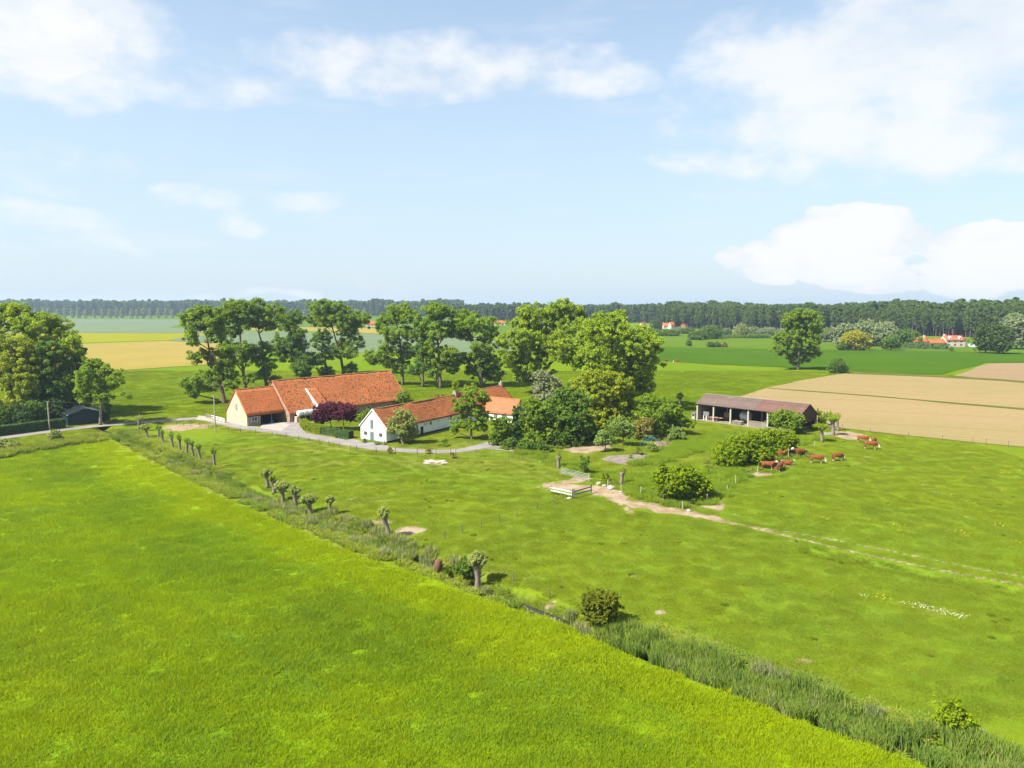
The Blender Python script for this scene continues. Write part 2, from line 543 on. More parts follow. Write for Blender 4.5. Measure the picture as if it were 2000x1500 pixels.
m_ground, nt, out = new_mat('ground_grass')
P_ = nt.pos()
A_m, A_u, A_l = nt.attr('meadow'), nt.attr('upper'), nt.attr('lawn')
pal = [nt.mix(A_l, nt.mix(A_u, nt.mix(A_m, PAL_PASTURE[i], PAL_MEADOW[i]), PAL_UPPER[i]), PAL_LAWN[i]) for i in range(4)]
col = grass_tone(nt, pal, P_)
fn = nt.noise(P_, 1.9, 5, .7)
fn2 = nt.noise(nt.scale(P_, (1, .55, 1)), .42, 4, .6, .8)
col = nt.mix(nt.ramp(fn, .35, .7, .0, .30), col, (.06, .095, .010))
col = nt.mix(nt.ramp(fn2, .55, .7, .0, .22), col, (.06, .10, .012))
col = nt.mix(nt.attr('sward'), col, nt.mix(1.0, col, (.66, .72, .62), 'MULTIPLY'))
drym = nt.math('MULTIPLY', nt.attr('dry'), nt.ramp(nt.noise(P_, .9, 5, .7), .32, .6))
col = nt.mix(drym, col, (.19, .165, .055))
dm = nt.ramp(nt.math('ADD', nt.attr('dirt'), nt.math('MULTIPLY', nt.math('SUBTRACT', nt.noise(P_, 1.3, 6, .7), .5), .8)), .38, .62)
dcol = nt.mix(nt.ramp(nt.noise(P_, .5, 5, .6), .35, .65), (.31, .245, .165), (.225, .155, .095))
col = nt.mix(dm, col, dcol)
col = nt.mix(nt.attr('mud'), col, (.035, .032, .016))
hb = nt.math('ADD', nt.math('MULTIPLY', fn, .5), nt.noise(P_, 6.5, 3, .7))
surf(nt, out, col, 1.0, 0.0, bump(nt, hb, .12, .7))
me = np_mesh('ground', np.stack([fx, fy, GZ.ravel()], 1), quads, m_ground,
             vattr=dict(sward=np.where(fy < 300, 1.0, .95), meadow=meadow, dirt=dirt, dry=dry, lawn=lawn, upper=upper, mud=mud), smooth=True)
tag(link(bpy.data.objects.new('ground', me)), 'green pasture land with worn cattle paths', None, None, 'structure')

# ------------------------------------------------------------------ fields beyond the farm
def field_mat(name, c1, c2, rowdir=(1, .1), rows=.35, fleck=None, rowamt=.25, bmp=.05):
    m, nt, out = new_mat(name)
    P_ = nt.pos()
    a = nt.noise(P_, .02, 4, .6, .8); b = nt.noise(P_, .6, 4, .7)
    col = nt.mix(nt.ramp(a, .36, .64), c1, c2)
    dt = nt.node('ShaderNodeVectorMath', dict(operation='DOT_PRODUCT'), _0=P_, _1=(-rowdir[1], rowdir[0], 0))
    w = nt.math('SINE', nt.math('ADD', nt.math('MULTIPLY', dt.outputs['Value'], rows * 6.283), nt.math('MULTIPLY', nt.noise(P_, .15, 3), 5.0)))
    col = nt.mix(nt.ramp(w, -.3, 1, 0, rowamt), col, tuple(x * .72 for x in c2))
    col = nt.mix(nt.ramp(b, .42, .7, 0, .35), col, tuple(x * .7 for x in c1))
    tram = nt.math('ABSOLUTE', nt.math('SUBTRACT', nt.math('FRACT', nt.math('MULTIPLY', dt.outputs['Value'], 1 / 21.0)), .5))
    tl_ = nt.math('ABSOLUTE', nt.math('SUBTRACT', tram, .04))
    col = nt.mix(nt.ramp(tl_, .008, .02, .45, 0), col, tuple(x * .62 for x in c1))
    damp = nt.noise(P_, .045, 5, .65, 1.2)
    col = nt.mix(nt.ramp(damp, .5, .72, 0, .4), col, tuple(x * .78 for x in c2))
    if fleck:
        col = nt.mix(nt.ramp(nt.noise(nt.scale(P_, (.35, 1, 1)), .05, 5, .6), .62, .72, 0, .8), col, fleck)
    surf(nt, out, col, 1.0, 0.0, bump(nt, b, bmp, .6))
    return m


def sheet(name, px, z, mat, label, world=None):
    pts = world if world is not None else GP(px)
    rj = random.Random(len(name) * 7 + int(abs(px[0][0]))); fine = []
    for p, q in zip(pts, pts[1:] + pts[:1]):
        L = float(np.linalg.norm(q - p)); n = max(1, min(40, int(L / max(1.2, .04 * p[1]))))
        for i in range(n):
            t = i / n; w_ = p * (1 - t) + q * t; d = (q - p) / (L + 1e-6); j = rj.gauss(0, min(.0016 * max(40, w_[1]), .05 * L)) if i else 0
            fine.append(w_ + np.array([-d[1], d[0], 0]) * j)
    pts = fine
    b = MB(); b.poly([(p[0], p[1], z) for p in pts], flip=False)
    o = b.build(name, mat)
    if o.data.polygons[0].normal.z < 0:
        o.data.flip_normals()
    return tag(o, label, None, None, 'structure')


M_greygreen = field_mat('young_grain', (.112, .150, .080), (.128, .165, .09), (1, .05), .10, None, .12)
M_yellow = field_mat('yellow_green_crop', (.18, .19, .004), (.205, .205, .005), (1, .03), .2, None, .1)
M_straw = field_mat('pale_straw_crop', (.262, .200, .052), (.235, .192, .040), (1, -.03), .12, (.29, .235, .085), .22)
M_beige = field_mat('dry_seedbed', (.262, .192, .093), (.238, .186, .082), (.93, -.36), .33, (.285, .215, .115), .28)
M_brown = field_mat('brown_seedbed', (.245, .172, .095), (.225, .162, .09), (.7, -.7), .2, None, .25)
M_crop = field_mat('dark_green_crop', (.042, .096, .004), (.054, .106, .004), (1, .05), .3, None, .3)
M_crop2 = field_mat('light_green_meadow', (.085, .140, .008), (.072, .126, .007), (1, .05), .05, None, .1)
M_strip = field_mat('rough_grass_strip', (.105, .118, .018), (.085, .105, .016), (1, 0), .5, (.17, .145, .055), .2)

sheet('far_meadow', [(-900, 618), (1100, 618), (1100, 640), (1010, 655), (470, 640), (-900, 652)], .06, M_crop2, 'distant green meadow below the far wood')
sheet('grain_field', [(-900, 624.5), (150, 623), (300, 624), (560, 627), (560, 632), (350, 634), (330, 640), (470, 645), (470, 652), (360, 650.5), (150, 650), (-900, 656)], .10, M_greygreen, 'grey-green young grain field below the far wood')
sheet('yellow_field', [(-900, 657), (150, 650.5), (360, 651), (560, 652), (560, 656), (330, 664.5), (155, 670.5), (-900, 682)], .12, M_yellow, 'bright yellow-green crop strip behind the straw field')
sheet('straw_field', [(-900, 684), (-100, 678), (155, 672), (325, 666), (470, 674), (520, 690), (400, 713), (232, 724), (-100, 740), (-900, 770)], .14, M_straw, 'pale straw-yellow crop field behind the tall trees')
sheet('grain_strip', [(328, 665.2), (370, 657), (480, 647), (735, 653), (1010, 660), (1015, 688), (740, 690), (560, 688), (500, 679), (470, 673)], .13, M_greygreen, 'grey-green grain field seen between the tall trees')
sheet('stubble_field', [(490, 638), (735, 641), (740, 652), (620, 647.5), (490, 645)], .16, M_straw, 'thin beige stubble field seen between the tall trees')
sheet('green_meadow', [(1220, 654), (1500, 655), (2400, 668), (2400, 693), (2000, 689), (1750, 682), (1560, 682), (1400, 679), (1220, 675)], .10, M_crop2, 'light green meadow before the far hedgerow')
sheet('crop_field', [(1180, 676), (1400, 680), (1560, 683), (1750, 683.5), (2000, 690), (2400, 694), (2400, 712), (2000, 708.5), (1925, 709), (1840, 732), (1750, 731), (1655, 727.5), (1515, 717), (1392, 712), (1289, 705), (1180, 700)], .13, M_crop, 'dark green crop field behind the lone tree')
sheet('seedbed_field', [(1436, 777), (1500, 757), (1575, 741), (1652, 729.5), (1830, 737), (1955, 744), (2000, 748), (2500, 790), (2700, 1000), (2000, 874), (1850, 859), (1760, 850), (1640, 836), (1600, 822), (1520, 812)], .10, M_beige, 'dry beige seedbed field behind the cattle shed')
sheet('brown_field', [(1862, 734.5), (1930, 711), (2000, 709.5), (2400, 716), (2400, 775), (2000, 746.5), (1955, 743)], .16, M_brown, 'brown seedbed field beside the dark green crop')
for nm, px, lb in [('grass_strip', [(1500, 758.5), (1560, 763), (1700, 773), (1850, 786), (2000, 798.5), (2300, 822), (2300, 826), (2000, 801.5), (1850, 788.5), (1700, 774.6), (1560, 764), (1500, 759)], 'thin green strip crossing the beige seedbed'),
                   ('field_margin', [(1655, 727), (1830, 734), (1955, 741.5), (2000, 745.5), (2400, 775), (2400, 779), (2000, 748.5), (1955, 744.5), (1830, 737.2), (1655, 730)], 'rough green margin along the top of the beige seedbed')]:
    sheet(nm, px, .20, M_strip, lb)

# ------------------------------------------------------------------ lane, yard, ditch water
M_lane = plain('worn_concrete', (.255, .228, .212), (.20, .178, .164), .35, .9, .2, bmp=.01)
M_lane2 = plain('pale_concrete', (.36, .32, .265), (.29, .255, .21), .5, .9, .2, bmp=.01)


def ribbon(name, pts, widths, z, mat, label, jitter=.12, sub=10):
    pts = [np.asarray(p) for p in pts]; P2 = []; Wd = []
    for i in range(len(pts) - 1):                      # Catmull-Rom
        p0 = pts[max(i - 1, 0)]; p1 = pts[i]; p2 = pts[i + 1]; p3 = pts[min(i + 2, len(pts) - 1)]
        for k in range(sub):
            t = k / sub
            P2.append(.5 * ((2 * p1) + (-p0 + p2) * t + (2 * p0 - 5 * p1 + 4 * p2 - p3) * t * t + (-p0 + 3 * p1 - 3 * p2 + p3) * t ** 3))
            Wd.append(widths[i] * (1 - t) + widths[i + 1] * t)
    P2.append(pts[-1]); Wd.append(widths[-1])
    rng = random.Random(3); V = []
    for i, p in enumerate(P2):
        d = P2[min(i + 1, len(P2) - 1)] - P2[max(i - 1, 0)]; d = d[:2] / (np.linalg.norm(d[:2]) + 1e-9)
        n = np.array([-d[1], d[0]])
        for s in (-1, -.4, .4, 1):
            w = Wd[i] / 2 * s + (rng.uniform(-jitter, jitter) if abs(s) == 1 else 0)
            V.append((p[0] + n[0] * w, p[1] + n[1] * w, z))
    Fq = [[i * 4 + k, i * 4 + k + 1, i * 4 + 5 + k, i * 4 + 4 + k] for i in range(len(P2) - 1) for k in range(3)]
    me = np_mesh(name, V, Fq, mat)
    if me.polygons[0].normal.z < 0: me.flip_normals()
    return tag(link(bpy.data.objects.new(name, me)), label, None, None, 'structure')


ribbon('lane', LANE, LANE_W, .030, M_lane, 'grey concrete farm lane curving past the barns')
sheet('farmyard', [(548, 845), (600, 848), (586, 834), (592, 826), (640, 818), (640, 812), (560, 824), (552, 828), (520, 833), (520, 838)], .045, M_lane, 'grey concrete yard before the barn opening')
sheet('yard_apron', [(507, 836.5), (550, 842), (566, 830), (553, 824.5), (512, 830)], .05, M_lane2, 'pale concrete apron at the open barn bay')
sheet('yard_end', [(935, 875), (980, 880), (1018, 883), (1000, 876), (975, 866), (975, 860), (955, 862)], .045, M_lane, 'grey widening of the lane beside the dark shrubs')
sheet('forecourt', [(668, 862), (700, 869), (760, 876), (756, 869), (705, 862), (690, 857)], .048, M_lane, 'grey forecourt before the white gable')
sheet('track_fork', [(382, 820), (420, 824), (445, 829), (441, 826), (400, 813), (388, 812)], .05, M_lane2, 'pale track end beside the barn gable')
sheet('concrete_slab', [(1172, 897), (1200, 905), (1228, 909), (1250, 900), (1268, 890), (1256, 887), (1215, 889), (1190, 891)], .05, plain('stained_concrete', (.24, .20, .165), (.15, .115, .08), .9), 'old concrete slab in the garden')

m_water, nt, out = new_mat('ditch_water')
p = surf(nt, out, (.030, .026, .012), .25, .35, bump(nt, nt.noise(nt.pos(), 2.5, 3), .02, .4))
ribbon('water', DITCH, [.8] * len(DITCH), -.80, m_water, 'dark strip of water in the ditch', 0.0)

def leaf_cloud(C, R, per, leaf, rng, squash=.75, upbias=.55, droop=0.0, clump_t=None):
    """leaves round clump centres C with radii R: quads with their own tilt"""
    n = len(C); idx = np.repeat(np.arange(n), per)
    m = len(idx)
    d = rng.normal(0, 1, (m, 3)); d /= np.linalg.norm(d, axis=1)[:, None] + 1e-9
    rr = rng.rand(m) ** .45
    off = d * (rr * R[idx])[:, None]; off[:, 2] *= squash
    if droop: off[:, 2] -= droop * np.abs(rng.normal(0, 1, m)) * R[idx]
    p = C[idx] + off
    nrm = d * .8 + np.array([0, 0, upbias]) + rng.normal(0, .55, (m, 3)); nrm /= np.linalg.norm(nrm, axis=1)[:, None]
    t = np.cross(nrm, rng.normal(0, 1, (m, 3))); t /= np.linalg.norm(t, axis=1)[:, None] + 1e-9
    b = np.cross(nrm, t)
    s = leaf * (.65 + .7 * rng.rand(m))
    t = t * (s * .62)[:, None]; b = b * (s * .42)[:, None]
    V = np.stack([p + t * 1.15, p - t * .65 - b * 1.05, p - t * .65 + b * 1.05], 1).reshape(-1, 3)
    Fq = np.arange(m)[:, None] * 3 + [0, 1, 2]
    ct = (clump_t if clump_t is not None else rng.rand(n))[idx]
    tint = np.clip(.45 * ct + .55 * rng.rand(m), 0, 1) ** 1.15
    return V, Fq, tint


# ------------------------------------------------------------------ grass, weeds and reeds (uncountable)
def blades_mesh(name, n, rad, h0, h1, w, mat, seed, lean=.35, seg=1, droop=0.0, zjit=0.0, clump=0):
    r = np.random.RandomState(seed)
    if clump:
        cc = r.rand(clump, 2) * 2 - 1; cc = cc[np.hypot(*cc.T) < 1]
        b = cc[r.randint(0, len(cc), n)] * rad * .85 + r.normal(0, rad * .13, (n, 2))
    else:
        a = r.rand(n) * 6.283; q = np.sqrt(r.rand(n)) * rad; b = np.stack([np.cos(a) * q, np.sin(a) * q], 1)
    h = h0 + (h1 - h0) * r.rand(n) ** 1.2
    an = r.rand(n) * 6.283; la = r.rand(n) * 6.283; ll = lean * r.rand(n) * h
    side = np.stack([np.cos(an), np.sin(an), np.zeros(n)], 1) * (w * (.6 + .8 * r.rand(n)))[:, None]
    base = np.stack([b[:, 0], b[:, 1], -zjit * r.rand(n) - .03], 1)
    tip = base + np.stack([np.cos(la) * ll, np.sin(la) * ll, h], 1)
    mid = base * .5 + tip * .5 + np.array([0, 0, 1]) * (h * .08)[:, None] * (1 if droop else 0)
    if droop:
        tip = tip - np.array([0, 0, 1]) * (droop * h * r.rand(n))[:, None] + np.stack([np.cos(la), np.sin(la), 0 * la], 1) * (droop * h * .6)[:, None]
        V = np.stack([base - side * .5, base + side * .5, mid + side * .45, mid - side * .45, tip], 1).reshape(-1, 3)
        i = np.arange(n)[:, None] * 5
        T = np.concatenate([i + [0, 1, 2], i + [0, 2, 3], i + [3, 2, 4]], 0)
        t = r.rand(n); tint = np.concatenate([t, t, t])
    else:
        V = np.stack([base - side * .5, base + side * .5, tip], 1).reshape(-1, 3)
        T = np.arange(n)[:, None] * 3 + [0, 1, 2]; tint = r.rand(n)
    me = np_mesh(name, V, T, mat, fattr=dict(tint=tint))
    return bpy.data.objects.new(name, me)            # a source for scattering, not placed itself


def scatter(name, pts, src, label, scl, rng, sz=None, hue=None):
    """one uncountable mass: points carrying copies of a tuft"""
    n = len(pts)
    me = bpy.data.meshes.new(name); me.vertices.add(n); me.vertices.foreach_set('co', np.asarray(pts, np.float32).ravel())
    for nm, arr in (('turn', rng.rand(n) * 6.283), ('size', scl), ('tall', sz if sz is not None else scl), ('hue', hue if hue is not None else rng.rand(n))):
        a = me.attributes.new(nm, 'FLOAT', 'POINT'); a.data.foreach_set('value', np.asarray(arr, np.float32))
    o = link(bpy.data.objects.new(name, me)); tag(o, label, None, None, 'stuff')
    ng = bpy.data.node_groups.new(name + '_scatter', 'GeometryNodeTree')
    ng.interface.new_socket('Geometry', in_out='INPUT', socket_type='NodeSocketGeometry')
    ng.interface.new_socket('Geometry', in_out='OUTPUT', socket_type='NodeSocketGeometry')
    N, L = ng.nodes, ng.links
    gi, go = N.new('NodeGroupInput'), N.new('NodeGroupOutput')
    oi = N.new('GeometryNodeObjectInfo'); oi.inputs['Object'].default_value = src; oi.inputs['As Instance'].default_value = True
    ip = N.new('GeometryNodeInstanceOnPoints')

    def na(nm):
        x = N.new('GeometryNodeInputNamedAttribute'); x.data_type = 'FLOAT'; x.inputs['Name'].default_value = nm
        return x.outputs[0]
    cr, cs = N.new('ShaderNodeCombineXYZ'), N.new('ShaderNodeCombineXYZ')
    L.new(na('turn'), cr.inputs[2]); s = na('size'); L.new(s, cs.inputs[0]); L.new(s, cs.inputs[1]); L.new(na('tall'), cs.inputs[2])
    L.new(gi.outputs[0], ip.inputs['Points']); L.new(oi.outputs['Geometry'], ip.inputs['Instance'])
    L.new(cr.outputs[0], ip.inputs['Rotation']); L.new(cs.outputs[0], ip.inputs['Scale']); L.new(ip.outputs[0], go.inputs[0])
    md = o.modifiers.new('scatter', 'NODES'); md.node_group = ng
    return o


RNG = np.random.RandomState(11)


def rand_pts(x0, x1, y0, y1, dens):
    n = int((x1 - x0) * (y1 - y0) * dens)
    return x0 + (x1 - x0) * RNG.rand(n), y0 + (y1 - y0) * RNG.rand(n)


def visible(X, Y, m=4):
    return (np.abs(X) < Y * .76 + m) & (Y > 36)


def near_dirt(X, Y):
    """worn ground sampled from the ground sheet"""
    ix = np.clip(np.searchsorted(gx, X), 0, nxv - 1); iy = np.clip(np.searchsorted(gy, Y), 0, nyv - 1)
    k = iy * nxv + ix
    return dirt[k], dry[k]


def on_lane(X, Y, m=0.0):
    d, t = seg_dist(X, Y, LANE); return d < 1.8 + m


NOGRASS = [GP(p) for p in ([(441, 826), (483, 833), (600, 850), (640, 820), (780, 795), (780, 740), (470, 780)],
                           [(704, 860), (755, 868), (960, 825), (1000, 800), (985, 790), (850, 800)],
                           [(1358, 821), (1500, 842), (1552, 848), (1580, 828), (1400, 800)])]
M_bl_meadow = blade_mat('meadow_blades', PAL_MEADOW)
M_bl_past = blade_mat('pasture_blades', PAL_PASTURE)
M_bl_tall = blade_mat('long_grass_blades', [(.23, .36, .015), (.28, .38, .02), (.18, .31, .02), (.33, .37, .06)], .48, .06)
PAL_RANK = [(.20, .295, .022), (.26, .315, .025), (.14, .24, .03), (.34, .33, .07)]
M_bl_rank = blade_mat('rank_blades', PAL_RANK, .35, .10)
M_bl_reed = blade_mat('reed_blades', [(.175, .275, .042), (.215, .30, .036), (.13, .235, .046), (.25, .31, .06)], .42, .06)
M_bl_reed2 = blade_mat('pale_reed_blades', [(.29, .345, .13), (.33, .36, .14), (.20, .29, .10), (.42, .39, .21)], .38, .28)

S_meadow = blades_mesh('meadow_tuft', 210, .55, .07, .30, .05, M_bl_meadow, 1, 1.0)
S_past = blades_mesh('pasture_tuft', 220, .75, .04, .14, .055, M_bl_past, 2, 1.4)
S_tuss = blades_mesh('tussock_tuft', 150, .35, .12, .34, .05, blade_mat('tussock_blades', [(.135, .20, .013), (.15, .205, .011), (.11, .175, .015), (.17, .205, .02)]), 12, .9)
S_tall = blades_mesh('long_grass_tuft', 420, 1.0, .35, .75, .05, M_bl_tall, 3, .6)
S_rank = blades_mesh('rank_tuft', 260, .7, .35, 1.0, .055, M_bl_rank, 4, .6, droop=.25)
S_reed = blades_mesh('reed_clump', 240, .62, 1.0, 2.0, .06, M_bl_reed, 5, .16, droop=.10)
S_reed2 = blades_mesh('pale_reed_clump', 200, .6, .9, 2.1, .05, M_bl_reed2, 6, .14, droop=.06)


def keep(X, Y, polys):
    bad = np.zeros(X.shape, bool)
    for p in polys: bad |= in_poly(X, Y, p)
    return ~bad


def pts3(X, Y): return np.stack([X, Y, ground_z(X, Y)], 1)


X, Y = rand_pts(-90, 60, 37, 152, 4.6)
k = in_poly(X, Y, MEADOW) & visible(X, Y) & (RNG.rand(len(X)) < np.clip(1.25 - Y / 130, .3, 1))
d, _ = seg_dist(X, Y, EDGE_L); k &= d > .4
X, Y = X[k], Y[k]
hh = (.4 + .35 * vnoise(X, Y, 7) + .8 * vnoise(X, Y, 1.0)) * (.45 + 1.0 * RNG.rand(len(X)))
scatter('meadow_grass', pts3(X, Y), S_meadow, 'lush lime-green grass of the mown meadow', 1.0 + .3 * RNG.rand(len(X)) + Y / 300, RNG, hh, np.clip(.6 * vnoise(X, Y, 9) + .5 * RNG.rand(len(X)) + .9 * np.exp(-(seg_dist(X, Y, EDGE_L)[0] / 5.5) ** 2) - .35 * np.exp(-((seg_dist(X, Y, EDGE_L)[0] - 12) / 4.5) ** 2), 0, 1))

X, Y = rand_pts(-60, 90, 44, 165, 2.4)
dd, dr = near_dirt(X, Y)
PAST = PASTP
k = in_poly(X, Y, PAST) & visible(X, Y) & (dd < .35) & (RNG.rand(len(X)) < np.clip(1.3 - Y / 160, .3, 1))
X, Y = X[k], Y[k]
scatter('pasture_grass', pts3(X, Y), S_past, 'short grazed grass of the cattle pasture', 1.0 + .4 * RNG.rand(len(X)), RNG, (.55 + .6 * vnoise(X, Y, 1.1)) * (.6 + .8 * RNG.rand(len(X))), np.clip(.5 * vnoise(X, Y, 6) + .5 * RNG.rand(len(X)), 0, 1))
X, Y = rand_pts(-60, 90, 44, 160, .035)
k = in_poly(X, Y, PAST) & visible(X, Y) & (near_dirt(X, Y)[0] < .3) & (vnoise(X, Y, 5) * .6 + vnoise(X, Y, 1.7) * .4 > .55)
X, Y = X[k], Y[k]
scatter('tussock_grass', pts3(X, Y), S_tuss, 'darker ungrazed tussocks in the pasture', .5 + .6 * RNG.rand(len(X)), RNG, .4 + .6 * RNG.rand(len(X)), .3 + RNG.rand(len(X)) * .4)
# buttercups and daisies: small loose flower heads
fm, nt, out = new_mat('flower_heads'); surf(nt, out, nt.mix(nt.attr('tint'), (.55, .47, .02), (.60, .50, .03)), .7)
fw, nt, out = new_mat('white_flower_heads'); surf(nt, out, nt.mix(nt.attr('tint'), (.42, .45, .22), (.52, .54, .34)), .7)


def flowers(name, mt, seed):
    r = np.random.RandomState(seed); n = 12; c_ = np.stack([r.normal(0, .35, n), r.normal(0, .35, n), r.uniform(.12, .3, n)], 1)
    V, T_, ti = leaf_cloud(c_, np.full(n, .03), 2, .085, r, 1, 1.5); return bpy.data.objects.new(name, np_mesh(name, V, T_, mt, fattr=dict(tint=ti)))


X, Y = rand_pts(-60, 90, 44, 120, .045)
k = in_poly(X, Y, PAST) & visible(X, Y) & (vnoise(X, Y, 8) * .65 + vnoise(X, Y, 2.2) * .35 > .64); X, Y = X[k], Y[k]
scatter('buttercup_foliage', pts3(X, Y), flowers('buttercups', fm, 1), 'scattered yellow buttercups in the cattle pasture', .6 + .9 * RNG.rand(len(X)), RNG, .8 + .4 * RNG.rand(len(X)))
X, Y = rand_pts(-60, 90, 44, 165, .12)
dW, _ = seg_dist(X, Y, GP([(1785, 1182), (1830, 1196), (1880, 1208)]))
k = in_poly(X, Y, PAST) & visible(X, Y) & ((RNG.rand(len(X)) < .04)); X, Y = X[k], Y[k]
t_ = np.concatenate([RNG.rand(6) * .3, .35 + RNG.rand(12) * .65]); q0_, q1_ = G(1785, 1182), G(1880, 1208)
X = np.concatenate([X, q0_[0] + (q1_[0] - q0_[0]) * t_ + RNG.normal(0, .4, 18)]); Y = np.concatenate([Y, q0_[1] + (q1_[1] - q0_[1]) * t_ + RNG.normal(0, .4, 18)])
scatter('daisy_foliage', pts3(X, Y), flowers('daisies', fw, 2), 'white daisies in a patch and a few strays in the pasture', .5 + .5 * RNG.rand(len(X)), RNG, .8 + .4 * RNG.rand(len(X)))

# long grass round the garden and in front of the cattle shed
TALL = [GP([(1225, 908), (1262, 900), (1300, 880), (1345, 855), (1400, 846), (1450, 845), (1490, 848), (1440, 868), (1375, 880), (1300, 902), (1240, 910)])]
X, Y = rand_pts(15, 65, 108, 172, 1.3)
k = in_poly(X + (vnoise(X, Y, 1.5) - .5) * 2.2, Y + (vnoise(Y, X, 1.5) - .5) * 3, TALL[0]); X, Y = X[k], Y[k]
scatter('long_grass', pts3(X, Y), S_tall, 'long bright grass between garden and cattle shed', .9 + .3 * RNG.rand(len(X)), RNG, .8 + .5 * vnoise(X, Y, 4), RNG.rand(len(X)))
BANKS = [GP([(1000, 885), (1080, 905), (1098, 915), (1175, 945), (1230, 965), (1290, 985), (1390, 985), (1420, 960), (1480, 915), (1545, 880), (1600, 858), (1570, 850), (1480, 890), (1400, 925), (1300, 925), (1200, 925), (1110, 900), (1020, 882)])]
X, Y = rand_pts(0, 70, 90, 160, .9)
k = in_poly(X + (vnoise(X, Y, 1.5) - .5) * 2, Y + (vnoise(Y, X, 1.5) - .5) * 3, BANKS[0]) & (RNG.rand(len(X)) < .3 + vnoise(X, Y, 3.0)); X, Y = X[k], Y[k]
scatter('bank_grass', pts3(X, Y), S_tall, 'rough grass along the garden bank and fence', .8 + .3 * RNG.rand(len(X)), RNG, .6 + .6 * vnoise(X, Y, 3), RNG.rand(len(X)))

M_bl_lawn = blade_mat('lawn_blades', PAL_LAWN, dark=.25); M_bl_up = blade_mat('upper_blades', PAL_UPPER, dark=.25)
S_lawn = blades_mesh('lawn_tuft', 150, .8, .04, .12, .06, M_bl_lawn, 21, 1.3); S_up = blades_mesh('upper_tuft', 150, 1.1, .08, .26, .09, M_bl_up, 22, 1.2)
LAWNS = [GP(p_) for p_ in ([(600, 838), (690, 858), (705, 852), (700, 835), (690, 815), (640, 812)], [(760, 870), (860, 876), (930, 868), (960, 858), (960, 838), (860, 830), (758, 860)], [(955, 875), (1110, 905), (1240, 925), (1400, 905), (1440, 860), (1360, 835), (1240, 860), (1120, 865), (1000, 870)])]
X, Y = rand_pts(-50, 70, 105, 190, 1.6)
k = np.zeros(len(X), bool)
for p_ in LAWNS: k |= in_poly(X, Y, p_)
SLAB = GP([(1172, 897), (1200, 905), (1228, 909), (1250, 900), (1268, 890), (1256, 887), (1215, 889), (1190, 891)])
k &= (near_dirt(X, Y)[0] < .4) & ~on_lane(X, Y, .3) & keep(X, Y, NOGRASS + [SLAB]); X, Y = X[k], Y[k]
scatter('lawn_grass', pts3(X, Y), S_lawn, 'short lawn grass round the house and garden', 1 + .3 * RNG.rand(len(X)), RNG, .6 + .8 * RNG.rand(len(X)), np.clip(vnoise(X, Y, 5) + .3 * (RNG.rand(len(X)) - .5), 0, 1))
X, Y = rand_pts(-170, 170, 176, 290, .50)
SEED = GP([(1420, 785), (1500, 757), (1655, 727), (2500, 760), (2700, 1000), (2000, 874), (1640, 836), (1520, 812)]); STRW = GP([(-900, 682), (155, 671), (325, 665), (520, 680), (520, 692), (400, 714), (232, 725), (-100, 742), (-900, 772)])
CROP = GP([(1180, 670), (2400, 690), (2400, 716), (1925, 712), (1840, 735), (1655, 730), (1515, 719), (1392, 714), (1289, 707), (1180, 702)])
k = visible(X, Y, 8) & keep(X, Y, NOGRASS + [SEED, STRW, CROP]) & ~on_lane(X, Y, .4); X, Y = X[k], Y[k]
scatter('upper_grass', pts3(X, Y), S_up, 'bright grass of the upper meadow behind the barns', 1.1 + .5 * RNG.rand(len(X)), RNG, .5 + .9 * RNG.rand(len(X)) * vnoise(X, Y, 6) * 1.4, np.clip(.7 * vnoise(X, Y, 9) + .4 * RNG.rand(len(X)), 0, 1))

X, Y = rand_pts(-125, 80, 88, 178, 1.1)
k = visible(X, Y, 6) & ~in_poly(X, Y, MEADOW) & ~in_poly(X, Y, PAST) & ~in_poly(X, Y, EDGE_L + EDGE_R[::-1]) & ~on_lane(X, Y, .35) & keep(X, Y, NOGRASS + LAWNS + [SLAB, SEED]) & (near_dirt(X, Y)[0] < .4); X, Y = X[k], Y[k]
scatter('roadside_grass', pts3(X, Y), S_lawn, 'short grass on the verges round lane and yard', 1 + .3 * RNG.rand(len(X)), RNG, .7 + 1.0 * RNG.rand(len(X)), np.clip(vnoise(X, Y, 5) + .3 * (RNG.rand(len(X)) - .5), 0, 1))

# ditch: rank grass on both banks, reeds in the bed
DPOLY = EDGE_L + EDGE_R[::-1]
X, Y = rand_pts(-110, 80, 36, 168, 2.6)
k = in_poly(X, Y, DPOLY) & visible(X, Y, 6) & (seg_dist(X, Y, EDGE_L)[0] > .75); X, Y = X[k], Y[k]
d, t = seg_dist(X, Y, DITCH)
k = (d > np.where((t > .47) & (t < .60), .55, .3)) & (RNG.rand(len(X)) < .8)
tt = t[k]; h = .42 + .4 * vnoise(X[k], Y[k], 2.5)
h *= np.where((tt > .42) & (tt < .62), .62, np.where(tt >= .62, .55, 1.0))
scatter('rank_grass', pts3(X[k], Y[k]), S_rank, 'rank yellowing grass and weeds on the ditch banks', .9 + .4 * RNG.rand(k.sum()), RNG, h, vnoise(X[k], Y[k], 5))
reedy = np.where(t > .60, 1.0, np.where((t > .18) & (t < .40), .55, np.where(t < .18, .25, .03)))
k = (d < 1.65 + .4 * vnoise(X, Y, 3)) & (RNG.rand(len(X)) < reedy * .8)
Xk, Yk = X[k], Y[k]; zk = pts3(Xk, Yk); zk[:, 2] = np.maximum(zk[:, 2], -.75)
hk = (.55 + .30 * vnoise(Xk, Yk, 2.2)) * np.where(t[k] > .6, 1.0, .7)
scatter('reeds', zk, S_reed, 'blue-green reeds standing along the ditch', .9 + .3 * RNG.rand(k.sum()), RNG, hk, RNG.rand(k.sum()))
